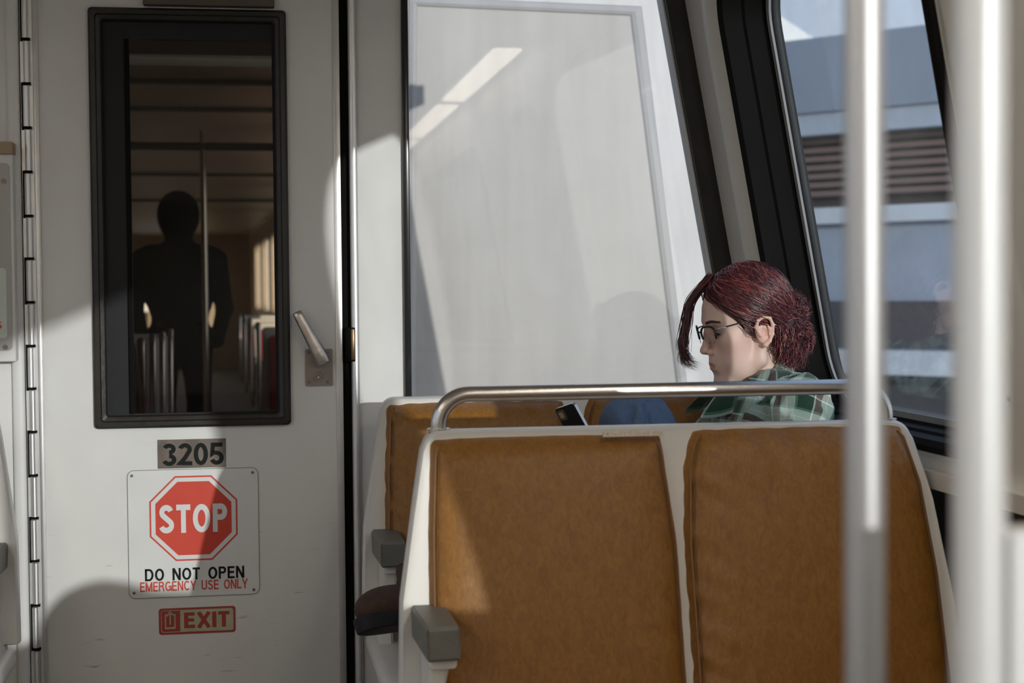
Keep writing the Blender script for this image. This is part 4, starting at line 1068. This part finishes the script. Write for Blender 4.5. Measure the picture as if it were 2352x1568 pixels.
def strand(pts, r0, r1, tone, n=4):
    r0 *= HT; r1 *= HT; pts = np.asarray(pts, float); N = len(pts); base = len(SV)
    t = np.gradient(pts, axis=0); t /= np.linalg.norm(t, axis=1)[:, None]+1e-9
    ref = np.cross(t, np.array([.3, .2, .9])); ref /= np.linalg.norm(ref, axis=1)[:, None]+1e-9
    bi = np.cross(t, ref)
    for i in range(N):
        w = i/(N-1); rr = (r0+(r1-r0)*w)*min(1, 3*(1-w)+.15)
        for k in range(n):
            a = 2*math.pi*k/n; SV.append(pts[i]+(ref[i]*math.cos(a)+bi[i]*math.sin(a))*rr); SCOL.append(tone)
    for i in range(N-1):
        for k in range(n): SF.append((base+i*n+k, base+i*n+(k+1) % n, base+(i+1)*n+(k+1) % n, base+(i+1)*n+k))
def tone():
    v = rng.rand(); c = np.array([0.070, 0.013, 0.016])*(0.5+1.3*v)
    if rng.rand() < .35: c = np.array([0.24, 0.040, 0.040])*(0.6+.7*v)
    if rng.rand() < .10: c = np.array([0.42, 0.13, 0.115])*(.7+.5*v)  # paler pinkish strands put the sun's highlights into the hair colour
    return c
CC = np.array([-.010, 0, .053]); CR_ = np.array([.106, .089, .0965])
def on(d, off=0): d = d/np.linalg.norm(d); rr = 1/np.sqrt(((d/CR_)**2).sum()); return CC+d*(rr+off)
def dirof(p): d = np.asarray(p, float)-CC; return d/np.linalg.norm(d)
ANC = dirof((-.105, 0, .015))
def scalp_ok(p): 
    return ((p[0]-.112)/.088)**2+((p[2]+.025)/.102)**2 > 0.93
def path(dirs, n, off0, wav, lift=0.0):
    ds = [d/np.linalg.norm(d) for d in dirs]; out = []
    ph = rng.rand(3)*6.28; fr = 2.2+rng.rand()*2.2
    for i in range(n):
        t = i/(n-1)
        if len(ds) == 2: d = ds[0]*(1-t)+ds[1]*t
        else: d = ds[0]*(1-t)**2+2*ds[1]*t*(1-t)+ds[2]*t*t
        d = d/np.linalg.norm(d)
        side = np.cross(d, ds[-1]-ds[0]); side /= np.linalg.norm(side)+1e-6
        d = d+side*wav*math.sin(fr*6.28*t+ph[0])*(.25+t*.9)*min(1, 4*t+.1)
        o = off0+.0028*math.sin(fr*5.1*t+ph[1])+lift*math.sin(math.pi*min(1, t*1.4))
        out.append(H(on(d, o)))
    return out
# combed back from the parting and the hairline to the tie
for i in range(2500):
    u = rng.rand()
    if u < .55:      # parting line on top, swept down to the near or far side
        s = 1 if rng.rand() < .75 else -1
        f0 = -.06+.155*rng.rand()
        p0 = np.array([f0, -.012+.006*rng.randn(), .14]); d0 = dirof(p0)
        fm = .075-.15*rng.rand()*1.0
        um = .085-.07*rng.rand()+max(0, fm)*.15
        p1 = np.array([fm+max(0, f0)*.35, s*.085, um]); d1 = dirof(p1)
        pts = path([d0, d1, ANC+np.array([0, .06*rng.randn(), .12*rng.randn()])], 22, -.001+.0075*rng.rand(), .022, .003)
    else:            # roots along the temple and around the ear
        s = 1 if rng.rand() < .8 else -1
        th = rng.rand()
        f0 = .074-.075*th+.008*rng.randn(); u0 = .080-.055*th+.012*abs(rng.randn())
        if th > .85: u0 = .038+.02*rng.rand()
        d0 = dirof((f0, s*(.05+.03*th), u0))
        pts = path([d0, dirof((f0-.06, s*.09, u0+.012)), ANC+np.array([0, .05*rng.randn(), .14*rng.randn()])], 18, -.002+.006*rng.rand(), .018)
    keep = [p for p in pts if scalp_ok(Hinv(p)) and not (-.032 < Hinv(p)[0] < .018 and -.045 < Hinv(p)[2] < .036 and abs(Hinv(p)[1]) > .072)]
    if len(keep) > 6: strand(keep, .0012+.0009*rng.rand(), .0008, tone())
# sideburn wisps
for i in range(60):
    p0 = np.array([.022+.012*rng.randn()*.6, .068, .036]); q = [H(p0+np.array([.004*math.sin(t*3+i)*t, .006*math.sin(t*2), -.034*t*(1+.3*rng.rand())])) for t in np.linspace(0, 1, 8)]
    strand(q, .0009, .0003, tone(), 4)
# loose curls: tie, bun and nape
def curl(c, rad, ln, turns, dirv, tn):
    dirv = np.asarray(dirv, float); dirv /= np.linalg.norm(dirv); a = np.cross(dirv, rng.randn(3)); a /= np.linalg.norm(a); b = np.cross(dirv, a); ph = rng.rand()*6.28
    n = 15; return [H(np.asarray(c)+dirv*ln*(t-.5)+(a*math.cos(turns*6.28*t+ph)+b*math.sin(turns*6.28*t+ph))*rad*(.6+.6*t)) for t in np.linspace(0, 1, n)]
for i in range(1250):
    if rng.rand() < .5: c, R_ = np.array([-.110, 0, .024]), np.array([.036, .038, .036])
    else: c, R_ = np.array([-.105, .008, -.036]), np.array([.036, .040, .044])
    d = rng.randn(3); d /= np.linalg.norm(d); p = c+d*R_*(.82+.25*rng.rand())
    tg = np.cross(d, rng.randn(3)); strand(curl(p, .006+.007*rng.rand(), .03+.035*rng.rand(), .6+1.3*rng.rand(), tg, 0), .0013+.0007*rng.rand(), .0007, tone())
for i in range(460):   # nape curls behind the ear, hanging
    x = -.035-.065*rng.rand(); p = np.array([x, .066-.5*max(0, -x-.06)-.03*rng.rand()**2, -.035-.045*rng.rand()])
    strand(curl(p, .007+.006*rng.rand(), .06+.03*rng.rand(), .7+.8*rng.rand(), (-.15+.2*rng.randn(), .1*rng.randn(), -1), 0), .0013+.0006*rng.rand(), .0006, tone())
for i in range(420):   # gathered at the tie
    p = np.array([-.094, .012, .014])+rng.randn(3)*np.array([.010, .024, .016])
    strand(curl(p, .003+.004*rng.rand(), .035+.02*rng.rand(), .5+.5*rng.rand(), (-.8, -.3+.2*rng.randn(), -.2+.4*rng.randn()), 0), .0013, .0007, tone())
for i in range(40):    # flyaways
    d = rng.randn(3); d[2] = abs(d[2])*.6; d[0] = -abs(d[0])*.7+.2; p = on(d, .002); q = on(d+rng.randn(3)*.25, .010)
    r_ = on(d+rng.randn(3)*.35-np.array([.3, 0, 0]), .008); strand([H(p*(1-t)**2+2*q*t*(1-t)+r_*t*t) for t in np.linspace(0, 1, 10)], .0005, .0002, tone(), 4)
# front lock on the far side of the face
ctl = np.array([(.062, -.012, .140), (.108, -.040, .092), (.128, -.050, .040), (.146, -.052, -.006), (.146, -.050, -.034), (.128, -.044, -.054)])
def spl(P, n):
    P = np.vstack([2*P[0]-P[1], P, 2*P[-1]-P[-2]]); out = []
    for s in np.linspace(0, len(P)-3-1e-6, n):
        i = int(s); t = s-i; a, b, c, d = P[i:i+4]
        out.append(.5*((2*b)+(-a+c)*t+(2*a-5*b+4*c-d)*t*t+(-a+3*b-3*c+d)*t**3))
    return out
for i in range(230):
    j = ctl+rng.randn(1, 3)*np.array([.004, .006, .003])+rng.randn(6, 3)*np.array([.0026, .004, .0025])*np.linspace(.3, 1.6, 6)[:, None]
    cl_ = rng.randint(4); wv_ = np.sin(np.arange(6)*1.9+cl_*1.7)*np.linspace(0, .0065, 6); j[:, 0] += wv_; j[:, 1] += np.roll(wv_, 1)*.8; j[3:, 2] += .006*(cl_-1.5)
    if rng.rand() < .3: j = j[:5]
    strand([H(p) for p in spl(j, 22)], .0014, .0007, tone()*.6)
for i in range(330):   # fringe swept across the top of the forehead
    a = rng.rand(); p0 = np.array([.040+.04*rng.rand(), -.010, .142]); p1 = np.array([.098-.02*a, -.03+.085*a, .098-.018*a]); p2 = np.array([.076-.055*a, .030+.045*a, .078-.035*a])
    strand([H(on(dirof(p), .0015+.004*rng.rand()*math.sin(3.14*k/17))) for k, p in enumerate([p0*(1-t)**2+2*p1*t*(1-t)+p2*t*t for t in np.linspace(0, 1, 18)])], .0014, .0008, tone()*.75)
sme = bpy.data.meshes.new('hair_strands'); sme.from_pydata([tuple(v) for v in SV], [], SF); vcol(sme, 'tone', np.array(SCOL))
hs_o = link('hair_strands', sme, hair_m, hair, True); hs_o['kind'] = 'stuff'

# ---- glasses
gl = bpy.data.objects.new('glasses', None); COL.objects.link(gl); gl.parent = per; gl.matrix_parent_inverse = Matrix.Translation(per.location).inverted(); gl.empty_display_size = .02
gl['label'] = 'dark half-rimmed glasses with clear lenses'
m_rim = mat('dark_rim', (.016, .012, .012), .25); m_mt = mat('glasses_metal', (.7, .68, .66), .2, metal=1.0)
def gobj(name, bm, m): 
    bmesh.ops.recalc_face_normals(bm, faces=bm.faces); me_ = bpy.data.meshes.new(name); bm.to_mesh(me_); bm.free(); o = bpy.data.objects.new(name, me_); COL.objects.link(o); me_.materials.append(m); me_.polygons.foreach_set('use_smooth', [True]*len(me_.polygons)); o.parent = gl; return o
def gtube(name, pts, r, m, n=8):
    bm = bmesh.new(); tube(bm, pts, r, n); return gobj(name, bm, m)
for s in (-1, 1):
    def lens(a):   # outline angle -> head-local point
        c_, s_ = math.cos(a), math.sin(a); e_ = .72
        dl = .0235*math.copysign(abs(c_)**e_, c_); du = .0205*math.copysign(abs(s_)**.8, s_); l = .0335+dl*(1.0 if du > 0 else 1-.18*abs(du)/.02)
        return H((.1185-(l-.010)*.36-(.013-du)*.08, s*l, .0125+du))
    N = 40; rim = [lens(2*math.pi*k/N) for k in range(N)]
    gtube('upper_rim', [lens(R(a)) for a in range(-18, 199, 9)], [.0022 if 8 < k < 17 else .0026 for k in range(25)], m_rim)
    gtube('lower_rim', [lens(R(a)) for a in range(198, 343, 9)], .0006, m_mt, 6)
    bm = bmesh.new(); A = [bm.verts.new(p) for p in rim]; B = [bm.verts.new(p-HF*.0012) for p in rim]
    bm.faces.new(A); bm.faces.new(B[::-1])
    for k in range(N): bm.faces.new((A[k], A[(k+1) % N], B[(k+1) % N], B[k]))
    o = gobj('lens', bm, MT['spec_glass']); o.data.polygons.foreach_set('use_smooth', [False]*len(o.data.polygons))
    gtube('hinge_plate', [H((.1005, s*.0585, .024)), H((.094, s*.0655, .0255)), H((.076, s*.0705, .027))], [.0024, .0021, .0018], m_mt)
    gtube('temple', [H((.078, s*.0705, .027)), H((.045, s*.0745, .029)), H((.004, s*.0790, .031)), H((-.014, s*.082, .026)), H((-.030, s*.081, .012))], [.0017, .0016, .0016, .0015, .0013], m_rim)
    gtube('temple_tip', [H((-.030, s*.081, .012)), H((-.037, s*.080, .006))], [.0022, .0024], m_mt)
gtube('bridge', [H((.117, -.011, .019)), H((.1205, 0, .0225)), H((.117, .011, .019))], .0018, m_rim)

# ---- flannel jacket
def plaid():
    m = bpy.data.materials.new('green_plaid_flannel'); m.use_nodes = True; t = m.node_tree; b = t.nodes['Principled BSDF']
    b.inputs['Roughness'].default_value = .85; b.inputs['Specular IOR Level'].default_value = .2; b.inputs['Sheen Weight'].default_value = .25
    a = t.nodes.new('ShaderNodeAttribute'); a.attribute_name = 'weave'; sp = t.nodes.new('ShaderNodeSeparateXYZ'); t.links.new(a.outputs['Vector'], sp.inputs[0])
    cols = []
    DG, MG, MI, BR, WH = (.018, .050, .034), (.10, .24, .17), (.52, .66, .58), (.15, .10, .09), (.85, .83, .78)
    for i, ax in enumerate(('X', 'Y')):
        fr = t.nodes.new('ShaderNodeMath'); fr.operation = 'FRACT'; t.links.new(sp.outputs[ax], fr.inputs[0])
        r = t.nodes.new('ShaderNodeValToRGB'); r.color_ramp.interpolation = 'CONSTANT'; el = r.color_ramp.elements
        st = [(0, DG), (.24, MG), (.30, MI), (.49, WH), (.515, MI), (.66, BR), (.84, MI), (.88, DG)]
        el[0].position, el[0].color = 0, (*DG, 1); el[1].position, el[1].color = .24, (*MG, 1)
        for p, c in st[2:]:
            q = el.new(p); q.color = (*c, 1)
        t.links.new(fr.outputs[0], r.inputs[0]); cols.append(r.outputs[0])
    mx = t.nodes.new('ShaderNodeMix'); mx.data_type = 'RGBA'; mx.inputs[0].default_value = .5
    n = t.nodes.new('ShaderNodeTexNoise'); n.inputs['Scale'].default_value = 1500; o = t.nodes.new('ShaderNodeTexCoord'); t.links.new(o.outputs['Object'], n.inputs['Vector'])
    mr = t.nodes.new('ShaderNodeMapRange'); mr.inputs[1].default_value = .4; mr.inputs[2].default_value = .6; mr.inputs[3].default_value = .36; mr.inputs[4].default_value = .64
    t.links.new(n.outputs[0], mr.inputs[0]); t.links.new(mr.outputs[0], mx.inputs[0])
    t.links.new(cols[0], mx.inputs[6]); t.links.new(cols[1], mx.inputs[7]); t.links.new(mx.outputs[2], b.inputs['Base Color'])
    bp = t.nodes.new('ShaderNodeBump'); bp.inputs['Strength'].default_value = .25; bp.inputs['Distance'].default_value = .003; t.links.new(n.outputs[0], bp.inputs['Height']); t.links.new(bp.outputs[0], b.inputs['Normal'])
    return m
m_plaid = plaid()
jf = Field(np.arange(.78, 1.44, .0045), np.arange(3.32, 4.04, .0045), np.arange(.44, 1.05, .0045))
jf.chain([(1.12, 3.645, .57), (1.175, 3.655, .72), (1.205, 3.67, .86)], [.120, .122, .125], .05)
SHN, SHF = (1.250, 3.525, .925), (1.245, 3.805, .925)
jf.cone(SHN, (1.21, 3.66, .955), .066, .070, .05); jf.cone(SHF, (1.21, 3.70, .955), .066, .070, .05)
ELN, WRN = (1.155, 3.435, .70), (.83, 3.54, .75); ELF, WRF = (1.09, 3.742, .69), (.83, 3.685, .75)
jf.chain([SHN, ELN, WRN], [.068, .060, .046], .03); jf.chain([SHF, ELF, WRF], [.068, .060, .046], .03)
# open front hanging over the lap
jf.chain([(1.14, 3.56, .90), (1.05, 3.52, .72), (1.0, 3.52, .58)], [.05, .045, .03], .04); jf.chain([(1.14, 3.775, .90), (1.05, 3.76, .72), (1.0, 3.75, .58)], [.05, .045, .03], .04)
X, Y, Z = np.meshgrid(jf.x, jf.y, jf.z, indexing='ij', sparse=True)
jf.F += (.0060*np.sin(38*X+52*Z+3*np.sin(31*Y)) * np.sin(47*Y-29*Z+2*np.sin(25*X)) + .0045*np.abs(np.sin(55*Z-36*X+22*Y+1.6*np.sin(40*X)))).astype(np.float32)
# neck opening
jf.cone((1.195, 3.685, .90), (1.165, 3.685, 1.06), .060, .075, .012, 's')
jme, jco = jf.mesh('jacket')
def segcoord(P, a, b, ref):
    a, b = np.array(a), np.array(b); d = b-a; L = np.linalg.norm(d); d /= L; ref = np.array(ref, float); e1 = ref-d*(ref@d); e1 /= np.linalg.norm(e1); e2 = np.cross(d, e1)
    q = P-a; t = q@d; tt = np.clip(t, 0, L); dist = np.linalg.norm(q-tt[:, None]*d, axis=1); ang = np.arctan2(q@e2, q@e1)
    return dist, t, ang*.06
per_ = .085
D = []
for a, b, r_ in ((SHN, ELN, .068), (ELN, WRN, .053), (SHF, ELF, .068), (ELF, WRF, .053)):
    d, t, c = segcoord(jco, a, b, (0, -1, .3)); D.append((d-r_, t, c))
d, t, c = segcoord(jco, (1.12, 3.67, .56), (1.215, 3.68, .96), (0, -1, 0)); D.append((d-.125, t, c*2.1+.02))
dd = np.stack([q[0] for q in D]); am = dd.argmin(0); uu = np.stack([q[1] for q in D]); vv = np.stack([q[2] for q in D]); ii = np.arange(len(jco))
wv = np.stack([uu[am, ii]/per_+.12*np.sin(jco[:, 0]*9), vv[am, ii]/per_+.1*np.sin(jco[:, 2]*11), np.zeros(len(jco))], 1)
at = jme.attributes.new('weave', 'FLOAT_VECTOR', 'POINT'); at.data.foreach_set('vector', wv.astype(np.float32).ravel())
jacket = link('jacket', jme, m_plaid, per, True)
# collar: folded band round the neck, open at the front, points lying forward
def collar():
    bm = bmesh.new(); NA, NT = 44, 8; Vv = []; at_ = []
    for i in range(NA+1):
        w = i/NA; a = R(-150+300*w); fr = abs(2*w-1)            # a=0 at the nape
        dx, dy = math.cos(a), math.sin(a); row = []
        for j in range(NT+1):
            t = j/NT
            rise = .058-.052*fr**1.1
            if t < .45: k = t/.45; rr = .062+.012*fr+.006*k; zz = .945+.010*(1-fr)+rise*k
            else: k = (t-.45)/.55; rr = .068+.012*fr+.030*k+.014*fr*k; zz = .945+.010*(1-fr)+rise-(.040+.02*fr)*k**1.3
            x = 1.190+dx*rr*1.05-.035*fr**3*(.4+t); y = 3.685+dy*rr+.006*math.sin(9*a+3*t)
            row.append(bm.verts.new((x, y, zz+.004*math.sin(7*a+2)))); at_.append((a*.07/per_*1.0, t*.09/per_+.3, 0))
        Vv.append(row)
    for i in range(NA):
        for j in range(NT): bm.faces.new((Vv[i][j], Vv[i+1][j], Vv[i+1][j+1], Vv[i][j+1]))
    bmesh.ops.recalc_face_normals(bm, faces=bm.faces)
    o = fin('collar', bm, m_plaid, jacket, True)
    q = o.data.attributes.new('weave', 'FLOAT_VECTOR', 'POINT'); q.data.foreach_set('vector', np.array(at_, np.float32).ravel())
    s = o.modifiers.new('thick', 'SOLIDIFY'); s.thickness = .004; s.offset = 0
    u = o.modifiers.new('smooth', 'SUBSURF'); u.levels = 1; u.render_levels = 1
collar()

# ---- jeans and shoes
pf = Field(np.arange(.30, 1.26, .005), np.arange(3.40, 3.90, .005), np.arange(.42, .98, .005))
pf.ell((1.11, 3.64, .548), (.135, .145, .100), .04)
pf.chain([(1.10, 3.59, .535), (.70, 3.535, .570), (.37, 3.505, .490)], [.092, .068, .050], .03)
pf.chain([(1.10, 3.70, .54), (.885, 3.655, .885), (.715, 3.70, .525)], [.092, .066, .052], .03)
pf.ell((.90, 3.655, .875), (.085, .075, .065), .04)
X, Y, Z = np.meshgrid(pf.x, pf.y, pf.z, indexing='ij', sparse=True)
pf.F += (.0045*np.abs(np.sin(20*Z+34*X+9*Y+1.2*np.sin(22*X)))**.5-.002+.0035*np.abs(np.sin(45*X+40*Z+15*Y+1.5*np.sin(30*Z)))+.0025*np.sin(60*Y+28*X)).astype(np.float32)
for a_, b_, q_ in (((.915, 3.605, .94), (.945, 3.575, .86), .011), ((.90, 3.598, .925), (.905, 3.568, .85), .008), ((.865, 3.60, .92), (.845, 3.575, .85), .009), ((.935, 3.60, .915), (.985, 3.59, .85), .010), ((.885, 3.63, .948), (.93, 3.625, .94), .008)):
    pf.cone(a_, b_, q_, q_*.6, .012, 's')
pme, pco = pf.mesh('jeans')
m_denim = mat('blue_denim', (.13, .20, .33), .8, spec=.2, noise=.3, nscale=420, bump=.3, bscale=600)
link('jeans', pme, m_denim, per, True)
def shoe(ank, toe, roll):
    ank, toe = np.array(ank, float), np.array(toe, float); d = toe-ank; L = np.linalg.norm(d); d /= L; upv = np.array(roll, float); upv -= d*(upv@d); upv /= np.linalg.norm(upv); sd = np.cross(d, upv)
    Rm = np.stack([d, sd, upv]); o3 = ank-d*.05
    sf = Field(*[np.arange(min(ank[i], toe[i])-.12, max(ank[i], toe[i])+.12, .004) for i in range(3)])
    sf.frame(o3, Rm); LL = L+.05
    sf.ell((LL-.045, 0, .002), (.055, .044, .034), .02); sf.ell((LL*.5, 0, .006), (.10, .038, .042), .03); sf.ell((.03, 0, .015), (.045, .036, .055), .03); sf.cone((.04, 0, .03), (.045, 0, .075), .040, .042, .02)
    sf.cone((.045, 0, .06), (.047, 0, .12), .033, .036, .004, 's')
    sf.F[:] = np.maximum(sf.F, -((sf.x[:, None, None]-o3[0])*Rm[2, 0]+(sf.y[None, :, None]-o3[1])*Rm[2, 1]+(sf.z[None, None, :]-o3[2])*Rm[2, 2]+.018))
    m1, _ = sf.mesh('shoe'); ob = link('shoe', m1, mat('brown_suede', (.085, .045, .030), .8, noise=.2, nscale=60), per, True)
    pts = []
    for k in range(28):
        a = 2*math.pi*k/28; x = LL*.5+.01+(LL*.5+.012)*math.copysign(abs(math.cos(a))**.8, math.cos(a)); y = (.040+.006*math.cos(a))*math.copysign(abs(math.sin(a))**.75, math.sin(a))
        pts.append((x, y))
    bm = bmesh.new(); loft(bm, [[tuple(o3+np.array([x*s_+(1-s_)*LL*.5, y*s_, z]) @ Rm) if False else tuple(o3+np.array([(x-LL*.5)*s_+LL*.5, y*s_, z]) @ Rm) for x, y in pts] for z, s_ in ((-.048, .90), (-.045, .97), (-.022, 1.0), (-.014, .98), (-.014, .85))])
    bmesh.ops.holes_fill(bm, edges=bm.edges); bmesh.ops.recalc_face_normals(bm, faces=bm.faces)
    fin('sole', bm, mat('black_sole', (.016, .013, .012), .7, bump=.2, bscale=90), ob, True, 40)
shoe((.365, 3.50, .512), (.232, 3.43, .515), (.25, .55, .78))
shoe((.70, 3.70, .502), (.50, 3.71, .498), (0, 0, 1))

# ================================================================== PHONE in the hands
PN = Vector((-.76, -.52, -.40)).normalized(); PU = Vector((-.50, .0, .87)); PU = (PU-PN*PU.dot(PN)).normalized(); PS = PU.cross(PN).normalized()
ptop = W(1297, 931, 3.60); PO = ptop-PU*.0735
ph = empty('phone', 'black phone with a metal edge held up in front of the knee', 'phone', PO)
def pl_(a, b, c): return PO+PS*a+PU*b+PN*c
def pp(name, outl, c0, c1, m, par):
    bm = bmesh.new(); prism(bm, outl, [], lambda a, b: pl_(a, b, c0), lambda a, b: pl_(a, b, c1)); return fin(name, bm, m, par)
m_blk = mat('black_phone_back', (.012, .012, .013), .28)
pp('frame', rrect(-.0355, .0355, -.0735, .0735, .009, 6), -.0036, .0036, mat('phone_edge_metal', (.55, .54, .54), .3, metal=1.0), ph)
pp('back_cover', rrect(-.0350, .0350, -.0730, .0730, .0088, 6), .0036, .0046, m_blk, ph)
pp('screen', rrect(-.0345, .0345, -.0725, .0725, .0085, 6), -.0044, -.0036, mat('phone_glass', (.01, .01, .012), .08), ph)
sgn = -1
cm = pp('camera_bump', rrect(sgn*.018-.013, sgn*.018+.013, .042, .068, .006, 5), .0046, .0064, mat('camera_block', (.10, .08, .06), .3), ph)
pp('camera_window', rrect(sgn*.018-.008, sgn*.018+.006, .048, .063, .003, 4), .0064, .0068, mat('lens_gold', (.62, .46, .27), .3, metal=.4), cm)
